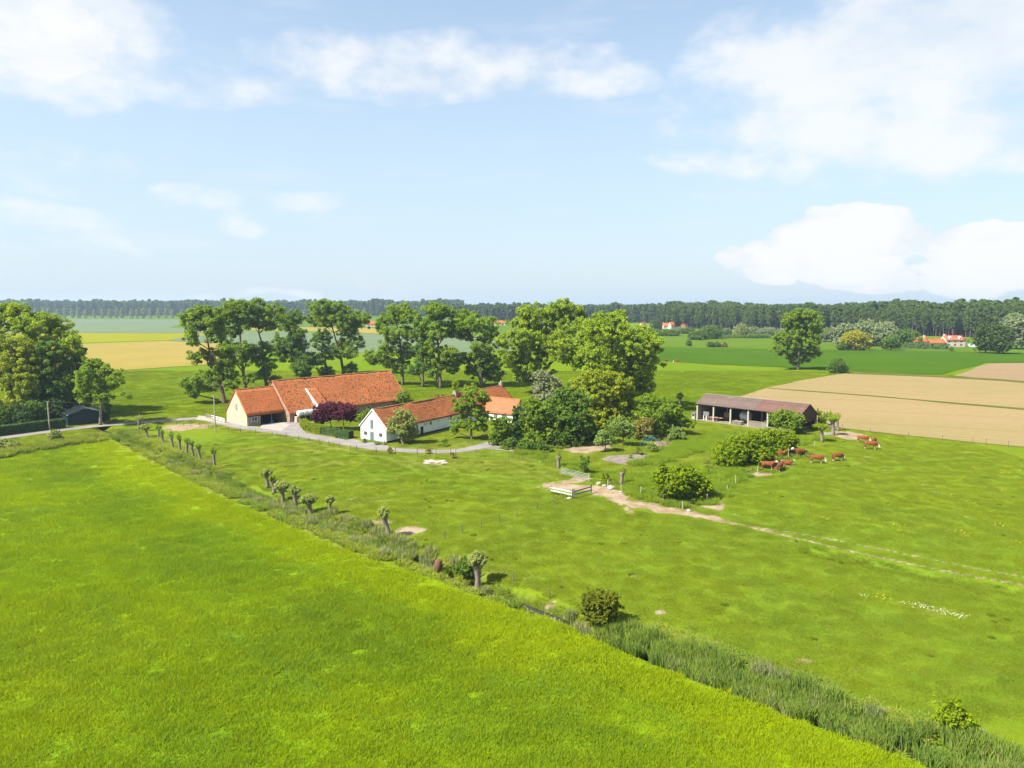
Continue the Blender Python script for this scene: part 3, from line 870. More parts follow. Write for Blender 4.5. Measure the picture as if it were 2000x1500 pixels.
k = (d < 2.3) & (RNG.rand(len(X)) < np.where(t > .82, .75, np.where(t > .6, .22, np.where((t > .18) & (t < .4), .22, .05)))) & (vnoise(X, Y, 6) > .42)
Xk, Yk = X[k], Y[k]; zk = pts3(Xk, Yk); zk[:, 2] = np.maximum(zk[:, 2], -.75)
scatter('pale_reeds', zk, S_reed2, 'pale straw-tipped reeds mixed in along the ditch', .9 + .3 * RNG.rand(k.sum()), RNG, .42 + .28 * RNG.rand(k.sum()), RNG.rand(k.sum()))  # pale dead stalks on both banks, thickest at the near end
# weedy strip between the meadow and the lane at the far left
X, Y = rand_pts(-150, -70, 118, 160, 1.0)
k = in_poly(X, Y, GP([(-60, 903), (0, 896), (100, 878), (205, 862), (200, 852), (120, 862), (0, 884), (-60, 890)])); X, Y = X[k], Y[k]
scatter('verge_grass', pts3(X, Y), S_rank, 'tall weedy verge between meadow and lane', 1.0 + .4 * RNG.rand(len(X)), RNG, .9 + .5 * vnoise(X, Y, 4), RNG.rand(len(X)))
#@@BUILDINGS

# ------------------------------------------------------------------ building materials
def tile_mat(name, c1, c2, dark, rows=3.1, mott=.6, lichen=(.20, .155, .06)):
    m, nt, out = new_mat(name)
    o = nt.obj()
    sp = nt.node('ShaderNodeSeparateXYZ', None, _0=o)
    big = nt.noise(nt.scale(o, (1, 1, 1.0)), .55, 5, .65)
    st = nt.noise(nt.scale(o, (1.6, 1.0, 1.1)), 1.7, 4, .72)
    fine = nt.noise(nt.scale(o, (3.2, 3.2, 3.2)), 1.4, 2, .6)
    col = nt.mix(nt.ramp(fine, .3, .7), c1, c2)
    col = nt.mix(nt.ramp(st, .50, .60, 0, mott), col, dark)
    col = nt.mix(nt.ramp(big, .52, .70, 0, mott * .75), col, lichen)
    wide = nt.noise(o, .16, 3, .6, .5)
    col = nt.mix(nt.ramp(wide, .35, .65, .0, .30), col, tuple(x * y for x, y in zip(c2, (.72, .74, .85))))
    row = nt.math('SINE', nt.math('MULTIPLY', sp.outputs[2], rows * 6.283))
    colm = nt.math('SINE', nt.math('MULTIPLY', sp.outputs[0], 4.2 * 6.283))
    col = nt.mix(nt.ramp(row, .2, 1, 0, .32), col, tuple(x * .45 for x in c1))
    h = nt.math('ADD', nt.math('MULTIPLY', row, .6), nt.math('MULTIPLY', colm, .7))
    surf(nt, out, col, .88, .2, bump(nt, h, .03, .6))
    return m


M_tile = tile_mat('clay_tiles', (.48, .150, .040), (.37, .104, .029), (.10, .040, .020), 3.1, .55)
M_tile_old = tile_mat('mottled_clay_tiles', (.50, .172, .050), (.40, .115, .034), (.062, .026, .014), 3.0, .95)
M_tile_rust = tile_mat('weathered_clay_tiles', (.43, .148, .044), (.35, .106, .033), (.085, .038, .020), 3.1, .85, (.19, .14, .05))
M_ridge = plain('lichen_ridge', (.34, .20, .06), (.26, .13, .05), 1.2)
M_brick = plain('pale_yellow_brick', (.50, .395, .29), (.42, .325, .235), .8, .9, .15, bmp=.01)
M_brick_grey = plain('grey_and_shaded_brick', (.32, .275, .205), (.25, .21, .16), 1.2, .9, .15)  # darker than the pale brick; paints in eave shade on the barn fronts
M_white = plain('whitewash', (.80, .80, .79), (.70, .70, .69), .7, .9, .2, lo=.45, hi=.8)
M_tar = plain('tarred_plinth', (.035, .037, .042), (.05, .05, .055), 2, .7)
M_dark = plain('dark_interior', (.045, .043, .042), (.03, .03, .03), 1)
M_green = plain('grey_green_paint', (.115, .17, .145), (.095, .14, .12), 2, .6)
M_glass = plain('dark_glass', (.03, .035, .045), (.02, .025, .03), 1, .08, .6)
M_whitepaint = plain('white_paint', (.78, .78, .77), (.68, .68, .67), 3, .5)
M_lintel = plain('dark_lintel_board', (.03, .032, .04), (.045, .045, .05), 1.5, .7)
M_wood = plain('grey_wood', (.24, .205, .165), (.16, .135, .11), 2.5, .85, stretch=(1, 1, .2))
M_woodred = plain('red_brown_boards', (.095, .040, .034), (.07, .032, .028), 1.5, .8, stretch=(2.5, 2.5, .2))
M_conc = plain('old_concrete', (.42, .39, .35), (.32, .30, .26), 2, .9)
M_blue = plain('blue_plastic', (.02, .15, .55), (.02, .12, .45), 2, .4)
M_wrap = plain('white_wrap', (.80, .82, .81), (.66, .70, .67), 3, .45)
M_steel = plain('galvanised_steel', (.56, .58, .60), (.46, .48, .50), 5, .4, .5, .6)
M_iron = plain('dark_iron', (.06, .055, .05), (.09, .07, .055), 4, .7)


def slope(name, p00, p10, p01, p11, mat, parent, thick=.14, nu=40, nv=8, sag=.05, seed=1):
    """an old roof slope: eave edge p00-p10, ridge edge p01-p11, a slab slightly out of true"""
    p00, p10, p01, p11 = [np.asarray(p, float) for p in (p00, p10, p01, p11)]
    n = np.cross(p10 - p00, p01 - p00); n /= np.linalg.norm(n)
    if n[2] < 0: n = -n
    U, Vv = np.meshgrid(np.linspace(0, 1, nu + 1), np.linspace(0, 1, nv + 1))
    P = ((1 - U) * (1 - Vv))[..., None] * p00 + (U * (1 - Vv))[..., None] * p10 + ((1 - U) * Vv)[..., None] * p01 + (U * Vv)[..., None] * p11
    L = np.linalg.norm(p10 - p00); S = np.linalg.norm(p01 - p00)
    w = (vnoise(U * L + seed * 31, Vv * S + seed * 17, 3.3) - .5) * sag + (vnoise(U * L + seed * 11, Vv * S, 1.1) - .5) * sag * .5
    top = P + n * (w + thick)[..., None]; bot = P
    k = (nu + 1) * (nv + 1); A = np.concatenate([top.reshape(-1, 3), bot.reshape(-1, 3)])
    i = (np.arange(nv)[:, None] * (nu + 1) + np.arange(nu)[None, :]).ravel()
    f = np.stack([i, i + 1, i + nu + 2, i + nu + 1], 1)
    fl = [f, f[:, ::-1] + k]
    def wall(idx):
        idx = np.asarray(idx); return np.stack([idx[:-1], idx[1:], idx[1:] + k, idx[:-1] + k], 1)
    W1 = nu + 1
    fl += [wall(np.arange(W1))[:, ::-1], wall(np.arange(W1) + nv * W1), wall(np.arange(nv + 1) * W1), wall(np.arange(nv + 1) * W1 + nu)[:, ::-1]]
    F_ = np.concatenate(fl)
    me = np_mesh(name, A, F_, mat)
    import bmesh as _b
    bm = _b.new(); bm.from_mesh(me); _b.ops.recalc_face_normals(bm, faces=bm.faces); bm.to_mesh(me); bm.free()
    return link(bpy.data.objects.new(name, me), parent)


def ridge_row(parent, a0, a1, b, z, r=.16, mat=None, axis='x'):
    m = MB(); n = max(6, int((a1 - a0) / 1.2)); rr = random.Random(int(a0 * 10))
    pts = []
    for i in range(n + 1):
        t = a0 + (a1 - a0) * i / n; dz = rr.uniform(-.03, .03)
        pts.append((t, b, z + dz) if axis == 'x' else (b, t, z + dz))
    m.tube(pts, r, 6); return m.build('ridge', mat or M_ridge, parent)


def window(parent, x0, x1, z0, z1, y, face=-1, axis='x', mat=None, cross=True, name='window'):
    """frame bars and a pane on a wall lying along x (or y); face: outward sign"""
    def bx(m, a0, a1, d0, d1, c0, c1):
        if axis == 'x': m.box(a0, a1, min(d0, d1), max(d0, d1), c0, c1)
        else: m.box(min(d0, d1), max(d0, d1), a0, a1, c0, c1)
    m = MB(); t = .07; d0, d1 = y - face * .02, y + face * .05
    bx(m, x0, x1, d0, d1, z0, z0 + t); bx(m, x0, x1, d0, d1, z1 - t, z1)
    bx(m, x0, x0 + t, d0, d1, z0 + t, z1 - t); bx(m, x1 - t, x1, d0, d1, z0 + t, z1 - t)
    if cross:
        xm = (x0 + x1) / 2; bx(m, xm - t / 2, xm + t / 2, d0, d1, z0 + t, z1 - t)
    o = m.build(name, mat or M_whitepaint, parent)
    g = MB(); bx(g, x0 + t, x1 - t, y - face * .02, y + face * .02, z0 + t, z1 - t); g.build('pane', M_glass, o)
    return o


def panel(name, parent, x0, x1, z0, z1, y, face, mat, axis='x', d=.05):
    m = MB()
    if axis == 'x': m.box(x0, x1, min(y - face * .02, y + face * d), max(y - face * .02, y + face * d), z0, z1)
    else: m.box(min(y - face * .02, y + face * d), max(y - face * .02, y + face * d), x0, x1, z0, z1)
    return m.build(name, mat, parent)


def vp_angle(vp):
    return math.atan2(math.hypot(F, 155), vp - 1000)


# ------------------------------------------------------------------ long barn
o3 = G(483, 833)
barn = empty('long_barn', (o3[0], o3[1], 0), vp_angle(2250))
tag(barn, 'long barn with orange tiled roofs, pale brick gable and open cart bay', 'barn')
T = .35
W1, E1, R1, L1 = 9.4, 2.6, 7.75, 9.2
# first section: brick gable end, half-open front
MB().prism([(0, 0, -.1), (0, W1, -.1), (0, W1, E1), (0, W1 / 2, R1), (0, 0, E1)], (T, 0, 0)).build('gable_wall', M_brick, barn)
MB().box(T, 3.3, .05, .05 + T, -.1, E1 - .55).build('front_wall', M_brick_grey, barn)  # greyed so the shade under the eave is in the wall colour
MB().box(T, L1, W1 - T, W1, -.1, E1).build('rear_wall', M_brick_grey, barn)
MB().box(0.02, L1, -.06, .10, E1 - .55, E1 - .02).build('lintel_board', M_lintel, barn)
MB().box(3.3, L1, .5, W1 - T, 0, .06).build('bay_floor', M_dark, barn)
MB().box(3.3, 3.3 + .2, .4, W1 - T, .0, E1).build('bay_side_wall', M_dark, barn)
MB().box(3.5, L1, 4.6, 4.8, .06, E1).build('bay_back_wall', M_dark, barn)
b = MB(); b.tube([(6.1, .25, 0), (6.1, .25, E1 - .5)], .11, 8); post = b.build('bay_post', M_wood, barn)
MB().tube([(6.1, .25, 0), (6.1, .25, .25), (6.1, .25, .55)], [.42, .40, .26], 10).build('bay_post_base', M_blue, barn)
window(barn, 1.1, 2.5, .95, 1.95, .05, -1)
slope('roof', (-.18, -.35, E1 - .30), (L1, -.35, E1 - .30), (-.18, W1 / 2, R1), (L1, W1 / 2, R1), M_tile, barn, seed=1)
slope('roof', (-.18, W1 + .3, E1 - .28), (L1, W1 + .3, E1 - .28), (-.18, W1 / 2, R1), (L1, W1 / 2, R1), M_tile, barn, nu=20, seed=2)
ridge_row(barn, -.15, L1, W1 / 2, R1 + .12)
w = MB(); w.box(-.03, .02, 4.25, 5.0, 3.25, 4.4); w.prism([(-.03, 4.25, 4.4), (-.03, 4.35, 4.58), (-.03, 4.625, 4.66), (-.03, 4.9, 4.58), (-.03, 5.0, 4.4)], (.05, 0, 0))
w.build('gable_window', plain('grey_shutter', (.20, .21, .22), (.16, .17, .18), 2), barn)
# second section, longer and taller, its front a little forward
A0, A1, B0, E2, B1, R2, BR = L1 + .05, 44.0, -2.35, 2.05, 12.3, 9.05, 4.75
MB().prism([(A0, B0 + .15, -.1), (A0, B1, -.1), (A0, B1, E2), (A0, BR, R2 - .05), (A0, B0 + .15, E2)], (T, 0, 0)).build('gable_wall', plain('dull_brown_brick', (.36, .25, .17), (.22, .15, .10), 1.2), barn)  # darker and browner than the other gable walls
MB().prism([(A1 - T, B0 + .15, -.1), (A1 - T, B1, -.1), (A1 - T, B1, E2), (A1 - T, BR, R2 - .05), (A1 - T, B0 + .15, E2)], (T, 0, 0)).build('gable_wall', M_brick, barn)
MB().box(A0 + T, 10.6, B0 + .15, B0 + .15 + T, -.1, E2).build('front_wall', M_brick_grey, barn)
MB().box(24.0, A1 - T, B0 + .15, B0 + .15 + T, -.1, E2).build('front_wall', M_brick_grey, barn)
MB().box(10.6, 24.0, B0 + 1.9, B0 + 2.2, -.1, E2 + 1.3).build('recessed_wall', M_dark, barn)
MB().box(A0 + T, A1 - T, B1 - T, B1, -.1, E2).build('rear_wall', M_brick_grey, barn)
slope('roof', (A0 - .12, B0 - .25, E2 - .25), (A1 + .15, B0 - .25, E2 - .25), (A0 - .12, BR, R2), (A1 + .15, BR, R2), M_tile_old, barn, nu=90, nv=16, sag=.16, seed=3)
slope('roof', (A0 - .12, B1 + .3, E2 - .28), (A1 + .15, B1 + .3, E2 - .28), (A0 - .12, BR, R2), (A1 + .15, BR, R2), M_tile_old, barn, nu=50, seed=4)
ridge_row(barn, A0 - .1, A1 + .1, BR, R2 + .13)
b = MB(); b.tube([(A0 - .1, B0 - .2, E2 - .05), (A0 - .1, BR, R2 + .2)], .13, 6); b.tube([(A0 - .1, BR, R2 + .2), (A0 - .1, B1 + .2, E2 - .05)], .13, 6)
b.build('verge_tiles', M_tile_old, barn)
b = MB(); b.tube([(A1 + .12, B0 - .2, E2 - .05), (A1 + .12, BR, R2 + .2)], .13, 6); b.build('verge_tiles', M_ridge, barn)
for x in (25.4, 41.5):
    panel('door', barn, x, x + 1.0, 0, 1.85, B0 + .15, -1, M_dark)
for x in (31.0, 37.3, 34.6):
    window(barn, x, x + .95, .9, 1.5, B0 + .15, -1, cross=False)
# raised roof over the wagon doors, white cheek on its near side
zt = lambda bb: E2 - .25 + (bb - (B0 - .25)) / (BR - B0 + .25) * (R2 - E2 + .25)
c0, c1, bt = 16.4, 19.6, 2.2
MB().prism([(c0, B0 - .2, zt(B0 - .2) + .1), (c0, bt, zt(bt) + .1), (c0, B0 - .2, zt(B0 - .2) + 1.25)], (.28, 0, 0)).build('cheek_wall', M_white, barn)
MB().prism([(c1 - .28, B0 - .2, zt(B0 - .2) + .1), (c1 - .28, bt, zt(bt) + .1), (c1 - .28, B0 - .2, zt(B0 - .2) + 1.25)], (.28, 0, 0)).build('cheek_wall', M_brick, barn)
slope('raised_roof', (c0 + .28, B0 - .3, zt(B0 - .3) + 1.15), (c1, B0 - .3, zt(B0 - .3) + 1.15), (c0 + .28, bt + .2, zt(bt + .2)), (c1, bt + .2, zt(bt + .2)), M_tile_old, barn, nu=14, nv=10, seed=5)
b = MB(); b.tube([(c0 + .05, B0 - .3, zt(B0 - .3) + 1.38), (c0 + .05, bt + .1, zt(bt + .1) + .2)], .2, 6); b.build('white_verge', M_whitepaint, barn)
# pier and posts of the stock pen under the eave
MB().box(10.1, 10.8, B0 - 1.4, B0 - .4, -.05, 1.35).build('pen_wall', M_brick, barn)


def bw(root, x, y, z=0.0):
    a = root.rotation_euler[2]; c_, s_ = math.cos(a), math.sin(a)
    return (root.location[0] + c_ * x - s_ * y, root.location[1] + s_ * x + c_ * y, root.location[2] + z)


pen = empty('feed_rack', bw(barn, 11.0, B0 - .9), barn.rotation_euler[2])
tag(pen, 'dark timber feed rack under the barn eave carrying white bales', 'feed rack')
for i in range(8):
    MB().box(i * 1.35, i * 1.35 + .2, -.45, -.25, 0, 1.3).build('post', M_wood, pen)
MB().box(-.1, 10, -.5, .75, 1.3, 1.42).build('deck', M_wood, pen)
MB().box(-.1, 10, .55, .7, 0, 1.28).build('back_board', M_dark, pen)
rr = random.Random(5)
bale0 = None
for i in range(7):
    if bale0 is None:
        m = MB(); n = 7
        for (x0, r_) in ((-.6, .45), (-.55, .56), (0, .60), (.55, .56), (.6, .45)): pass
        m.tube([(-.66, 0, .6), (-.60, 0, .6), (-.3, 0, .6), (.3, 0, .6), (.60, 0, .6), (.66, 0, .6)], [.42, .56, .62, .62, .56, .42], 12)
        o = m.build('wrapped_bale', M_wrap, None, True); bale0 = o
    else:
        o = bale0.copy(); link(o)
    o.location = bw(pen, .35 + i * 1.34, 0.02, 1.42); o.rotation_euler = (0, 0, barn.rotation_euler[2] + rr.uniform(-.06, .06))
    o.scale = (1, rr.uniform(.95, 1.08), rr.uniform(.92, 1.06))
    tag(o, ('first', 'second', 'third', 'fourth', 'fifth', 'sixth', 'last')[i] + ' white wrapped bale on the feed rack, counted from the open cart bay', 'bale', 'white bales under the barn eave')

# ------------------------------------------------------------------ white byre and house
o3 = G(754.5, 866)
byre = empty('white_farmhouse', (o3[0], o3[1], 0), vp_angle(1890))
tag(byre, 'long white farmhouse and byre with orange roof and green gable doors', 'farmhouse')
WW, EW, RW, LB, LH = 6.8, 2.95, 6.35, 27.5, 46.5
MB().prism([(0, 0, .35), (0, WW, .35), (0, WW, EW), (0, WW / 2, RW), (0, 0, EW)], (.3, 0, 0)).build('gable_wall', M_white, byre)
MB().box(-.02, .32, -.02, WW + .02, -.1, .35).build('gable_plinth', plain('grey_green_plinth', (.19, .22, .19), (.15, .17, .15), 2), byre)
MB().box(.3, LB, 0, .3, .35, EW).build('front_wall', M_white, byre)
MB().box(.34, LB, -.03, .3, -.1, .35).build('plinth', M_tar, byre)
MB().box(.3, LH, WW - .3, WW, 0, EW).build('rear_wall', M_white, byre)
MB().box(LB, LH, -.25, .3, 0, EW + .3).build('house_wall', M_white, byre)
MB().prism([(LH - .3, 0, 0), (LH - .3, WW, 0), (LH - .3, WW, EW), (LH - .3, WW / 2, RW), (LH - .3, 0, EW)], (.3, 0, 0)).build('gable_wall', M_white, byre)
slope('roof', (-.12, -.3, EW - .28), (LB, -.3, EW - .28), (-.12, WW / 2, RW), (LB, WW / 2, RW), M_tile_rust, byre, nu=70, nv=12, sag=.18, seed=7)
slope('roof', (-.12, WW + .3, EW - .28), (LB, WW + .3, EW - .28), (-.12, WW / 2, RW), (LB, WW / 2, RW), M_tile_rust, byre, nu=30, seed=8)
slope('roof', (LB, -.5, EW - .1), (LH + .1, -.5, EW - .1), (LB, WW / 2, RW + .3), (LH + .1, WW / 2, RW + .3), M_tile, byre, nu=40, nv=12, sag=.08, seed=9)
slope('roof', (LB, WW + .3, EW - .1), (LH + .1, WW + .3, EW - .1), (LB, WW / 2, RW + .3), (LH + .1, WW / 2, RW + .3), M_tile, byre, nu=20, seed=10)
ridge_row(byre, -.1, LB, WW / 2, RW + .12); ridge_row(byre, LB, LH, WW / 2, RW + .42)
for a_, b_ in (((-.14, -.3, EW - .12), (-.14, WW / 2, RW + .16)), ((-.14, WW / 2, RW + .16), (-.14, WW + .3, EW - .12))):
    MB().tube([a_, b_], .10, 6).build('verge', M_white, byre)
panel('loft_door', byre, WW / 2 - .1, WW / 2 + .75, 2.55, 4.35, 0, -1, M_green, 'y')
panel('door', byre, WW / 2 - .15, WW / 2 + .85, .0, 1.95, 0, -1, M_green, 'y')
for y0 in (1.0, 5.05):
    window(byre, y0, y0 + .85, 1.15, 1.9, 0, -1, 'y', M_wood)
panel('door', byre, 10.4, 11.3, .05, 1.75, 0, -1, M_dark)
for x, z0, w_, h_ in ((9.1, 1.55, .4, .75), (13.5, 1.75, .55, .6), (20.6, 1.85, .5, .75)):
    window(byre, x, x + w_, z0, z0 + h_, 0, -1, 'x', M_dark, False)
for x in (11.7, 12.3, 16.4, 19.8, 6.6):
    panel('wall_slit', byre, x, x + .14, 1.85, 2.4, 0, -1, M_dark, d=.02)
for x in (31.5, 34.2, 40.2, 43.0):
    window(byre, x, x + 1.0, .95, 2.3, -.25, -1, 'x')
panel('door', byre, 37.2, 38.3, 0, 2.2, -.25, -1, M_green)
ch = MB().box(LB - .9, LB + .1, WW / 2 - .45, WW / 2 + .45, RW - .4, RW + 1.1).build('chimney', M_brick_grey, byre)
MB().box(LH - .95, LH - .1, WW / 2 - .4, WW / 2 + .4, RW, RW + 1.3).build('chimney', M_brick_grey, byre)
MB().tube([(LH - .5, WW / 2, RW + 1.3), (LH - .5, WW / 2, RW + 1.75)], .14, 8).build('chimney_pot', M_brick, byre)
# cross wing with its own tiled roof
wing = empty('house_wing', bw(byre, 33.0, -.3), byre.rotation_euler[2])
tag(wing, 'low white wing with light orange tiled roof beside the dark shrubs', 'outbuilding')
ww, wl, we, wr = 5.4, 8.4, 2.3, 5.1
M_tile_pale = tile_mat('pale_clay_tiles', (.44, .155, .072), (.36, .115, .052), (.22, .08, .04), 3.0, .35)
for x in (0, ww - .3):
    MB().box(x, x + .3, -wl + .3, 0, 0, we).build('side_wall', M_white, wing)
MB().prism([(0, -wl, 0), (ww, -wl, 0), (ww, -wl, we), (ww / 2, -wl, wr), (0, -wl, we)], (0, .3, 0)).build('gable_wall', M_brick_grey, wing)
slope('roof', (-.3, .2, we - .3), (-.3, -wl - .15, we - .3), (ww / 2, .2, wr), (ww / 2, -wl - .15, wr), M_tile_pale, wing, nu=20, nv=8, seed=12)
slope('roof', (ww + .3, .2, we - .3), (ww + .3, -wl - .15, we - .3), (ww / 2, .2, wr), (ww / 2, -wl - .15, wr), M_tile_pale, wing, nu=20, nv=8, seed=13)
ridge_row(wing, -wl - .1, .1, ww / 2, wr + .12, axis='y')
panel('door', wing, -6.0, -5.1, 0, 1.9, 0, -1, M_green, 'y'); window(wing, -3.9, -2.9, .9, 1.8, 0, -1, 'y')

# ------------------------------------------------------------------ open cattle shed
q0, q1 = G(1361, 820), G(1498, 838)
dv = (q1 - q0)[:2]; sang = math.atan2(dv[1], dv[0])
shed = empty('cattle_shed', (q0[0], q0[1], 0), sang)
tag(shed, 'open-fronted cattle shed with weathered brown roof before the beige field', 'shed')
SL, SW, SE, SR, SBK = 24.6, 8.2, 3.85, 5.75, 3.2
M_etern = tile_mat('weathered_sheet_roof', (.150, .105, .088), (.122, .083, .068), (.07, .05, .042), .8, .6, (.205, .165, .135))
M_etern2 = tile_mat('red_brown_sheet_roof', (.165, .090, .068), (.135, .07, .052), (.075, .042, .036), .8, .6, (.21, .14, .10))
nb = [0, 4.25, 8.55, 12.85, 17.4, 21.2, SL]
for x in nb:
    MB().box(x - .16, x + .16, 0, .32, 0, SE - .18).build('post', M_conc, shed)
for x in nb[1:-1]:
    MB().box(x + .9, x + 1.12, SW * .55, SW * .55 + .22, 0, SE + .6).build('inner_post', M_conc, shed)
MB().box(-.2, SL + .2, -.04, .2, SE - .18, SE + .06).build('eave_beam', M_wood, shed)
MB().box(0, .25, .32, SW, 0, SE - .3).build('end_wall', M_brick_grey, shed)
MB().prism([(0, .1, SE - .3), (0, SW, SE - .3), (0, SW, SBK + .2), (0, SW / 2, SR - .05), (0, .1, SE - .1)], (.2, 0, 0)).build('gable_boards', M_woodred, shed)
for k in range(11):
    y0 = .3 + k * (SW - .4) / 11; y1 = y0 + (SW - .4) / 11 - .05
    zt_ = lambda y: SE + (SR - SE) * (y / (SW / 2)) - .12 if y < SW / 2 else SR + (SBK - SR) * ((y - SW / 2) / (SW / 2)) - .12
    zs = 1.9 if k < 8 else 2.0
    MB().prism([(SL, y0, zs), (SL, y1, zs), (SL, y1, zt_(y1)), (SL, y0, zt_(y0))], (.1, 0, 0)).build('board', M_woodred, shed)
MB().box(SL - .16, SL + .12, SW - .3, SW, 0, SBK - .1).build('corner_post', M_conc, shed)
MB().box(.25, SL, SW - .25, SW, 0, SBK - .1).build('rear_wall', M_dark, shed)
MB().box(12.95, 17.3, .05, .22, 0, 1.25).build('trough_wall', M_wood, shed)
MB().box(12.95, 17.3, .0, .5, 1.25, 1.36).build('trough_ledge', M_wood, shed)
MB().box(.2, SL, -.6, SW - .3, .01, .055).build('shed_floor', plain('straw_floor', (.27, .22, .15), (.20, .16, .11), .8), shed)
slope('roof', (-.35, -.35, SE - .02), (14.6, -.35, SE - .02), (-.35, SW / 2, SR), (14.6, SW / 2, SR), M_etern, shed, .09, 40, 8, .06, 21)
slope('roof', (14.6, -.35, SE - .02), (SL + .3, -.35, SE - .02), (14.6, SW / 2, SR), (SL + .3, SW / 2, SR), M_etern2, shed, .09, 30, 8, .06, 22)
slope('roof', (-.35, SW + .3, SBK - .1), (SL + .3, SW + .3, SBK - .1), (-.35, SW / 2, SR), (SL + .3, SW / 2, SR), M_etern, shed, .09, 30, 6, .06, 23)
ridge_row(shed, -.3, SL + .3, SW / 2, SR + .09, .12, M_wood)

# things standing in and beside the shed
tank = empty('vacuum_tanker', bw(shed, 10.6, 3.4), sang)
tag(tank, 'pale cylindrical slurry tanker parked inside the cattle shed', 'tanker')
m = MB(); m.tube([(-1.25, 0, 1.75), (-1.15, 0, 1.75), (-.9, 0, 1.75), (.9, 0, 1.75), (1.15, 0, 1.75), (1.25, 0, 1.75)], [.3, .85, 1.1, 1.1, .85, .3], 18); m.build('barrel', plain('pale_tank_paint', (.60, .61, .60), (.5, .5, .49), 1.5, .5), tank, True)
for s_ in (-.95, .95):
    wl_ = MB().tube([(-.3, s_ - .15, .5), (-.3, s_ + .15, .5)], .5, 16).build('wheel', M_iron, tank)
    MB().tube([(-.3, s_ - .17, .5), (-.3, s_ + .17, .5)], .24, 12).build('rim', M_steel, wl_)
MB().box(-1.2, 2.0, -.5, .5, .55, .75).build('chassis', M_iron, tank)
trail = empty('flat_trailer', bw(shed, 3.6, 2.2), sang + .15)
tag(trail, 'flat farm trailer with a reddish deck at the open end of the shed', 'trailer')
MB().box(-1.9, 1.9, -.9, .9, .75, .87).build('deck', plain('faded_red_deck', (.40, .25, .20), (.30, .17, .13), 2), trail)
for x in (-.8, .8):
    for s_ in (-.8, .6):
        MB().tube([(x, s_, .38), (x, s_ + .2, .38)], .38, 14).build('wheel', M_iron, trail)
MB().box(-1.8, 2.8, -.1, .1, .6, .75).build('drawbar', M_iron, trail)
hop = empty('feed_hopper', bw(shed, 1.7, 1.2), sang)
tag(hop, 'grey metal feed hopper on white legs inside the shed corner', 'hopper')
MB().tube([(0, 0, .7), (0, 0, 1.3), (0, 0, 2.0)], [.25, .75, .75], 4).build('bin', M_steel, hop)
for a, b_ in ((-.4, -.4), (.4, -.4), (.4, .4), (-.4, .4)):
    MB().box(a - .06, a + .06, b_ - .06, b_ + .06, 0, 1.2).build('leg', M_whitepaint, hop)
tag(MB().box(-.8, .8, -.04, .04, 0, 1.2).build('board_sheet', plain('ochre_board', (.40, .24, .09), (.34, .20, .08), 2)), 'ochre board leaning inside the cattle shed', 'board')
o = bpy.data.objects['board_sheet']; o.location = bw(shed, 5.6, 4.0, .75); o.rotation_euler = (.1, 0, sang)
pal0 = None
for i, (x, y, z) in enumerate(((9.35, .9, .06), (10.55, .75, .06))):
    if pal0 is None:
        r0 = empty('pallet_crate', bw(shed, x, y, z), sang); pal0 = r0
        for k in range(4): MB().box(-.52, .52, -.5, -.46, .08 + k * .2, .22 + k * .2).build('slat', M_wood, r0)
        for k in range(4): MB().box(-.52, .52, .46, .5, .08 + k * .2, .22 + k * .2).build('slat', M_wood, r0)
        for sx in (-.5, .46):
            for sy in (-.455, .415): MB().box(sx, sx + .04, sy, sy + .04, 0, .86).build('corner_post', M_wood, r0)
        MB().box(-.46, .46, -.45, .45, .1, .74).build('contents', plain('pale_sacks', (.60, .55, .48), (.45, .36, .28), 3), r0)
    else:
        r0 = copy_tree(pal0, bw(shed, x, y, z), sang + .1)
    tag(r0, ('slatted crate of pale sacks nearer the trailer in the shed', 'slatted crate of pale sacks nearer the trough in the shed')[i], 'crate', 'crates before the tanker')
hut = empty('water_cabinet', bw(shed, -1.1, .6), sang)
tag(hut, 'small pale cabinet beside the end of the cattle shed', 'cabinet')
MB().box(-.45, .45, -.4, .4, 0, 1.5).build('body', M_conc, hut); MB().box(-.5, .5, -.46, .46, 1.5, 1.58).build('lid', M_wood, hut)
MB().box(-.32, .32, -.43, -.40, .7, 1.35).build('door', M_dark, hut)

# ------------------------------------------------------------------ dark garage at the lane
c = G(133, 832)
gar = empty('garage', (c[0], c[1], 0), math.atan2((G(182, 827) - c)[1], (G(182, 827) - c)[0]))
tag(gar, 'dark blue-green garage with shallow roof beside the lane', 'garage')
gw = float(np.linalg.norm((G(182, 827) - c)[:2])); M_garage = plain('dark_green_cladding', (.010, .032, .036), (.008, .026, .03), 1.2, .5)
gw = 7.2
MB().prism([(0, 0, 0), (gw, 0, 0), (gw, 0, 2.35), (gw * .5, 0, 3.5), (0, 0, 2.35)], (0, 9.0, 0)).build('body', M_garage, gar)
M_groof = plain('tree_shaded_sheet_roof', (.013, .019, .021), (.010, .015, .017), 1, .4)  # roof colour darkened to stand in for shade from the trees
slope('roof', (-.25, -.25, 2.3), (-.25, 9.2, 2.3), (gw * .5, -.25, 3.55), (gw * .5, 9.2, 3.55), M_groof, gar, .06, 8, 6, .01)
slope('roof', (gw + .25, -.25, 2.3), (gw + .25, 9.2, 2.3), (gw * .5, -.25, 3.55), (gw * .5, 9.2, 3.55), M_groof, gar, .06, 8, 6, .01)
d0 = MB().box(1.0, gw - 1.0, -.04, .0, .05, 2.1).build('door', plain('garage_door', (.010, .036, .045), (.012, .03, .036), 1, .4), gar)
for k in range(1, 4): MB().box(1.0, gw - 1.0, -.055, -.04, .05 + k * .52, .08 + k * .52).build('door_rail', M_groof, d0)
#@@TREES

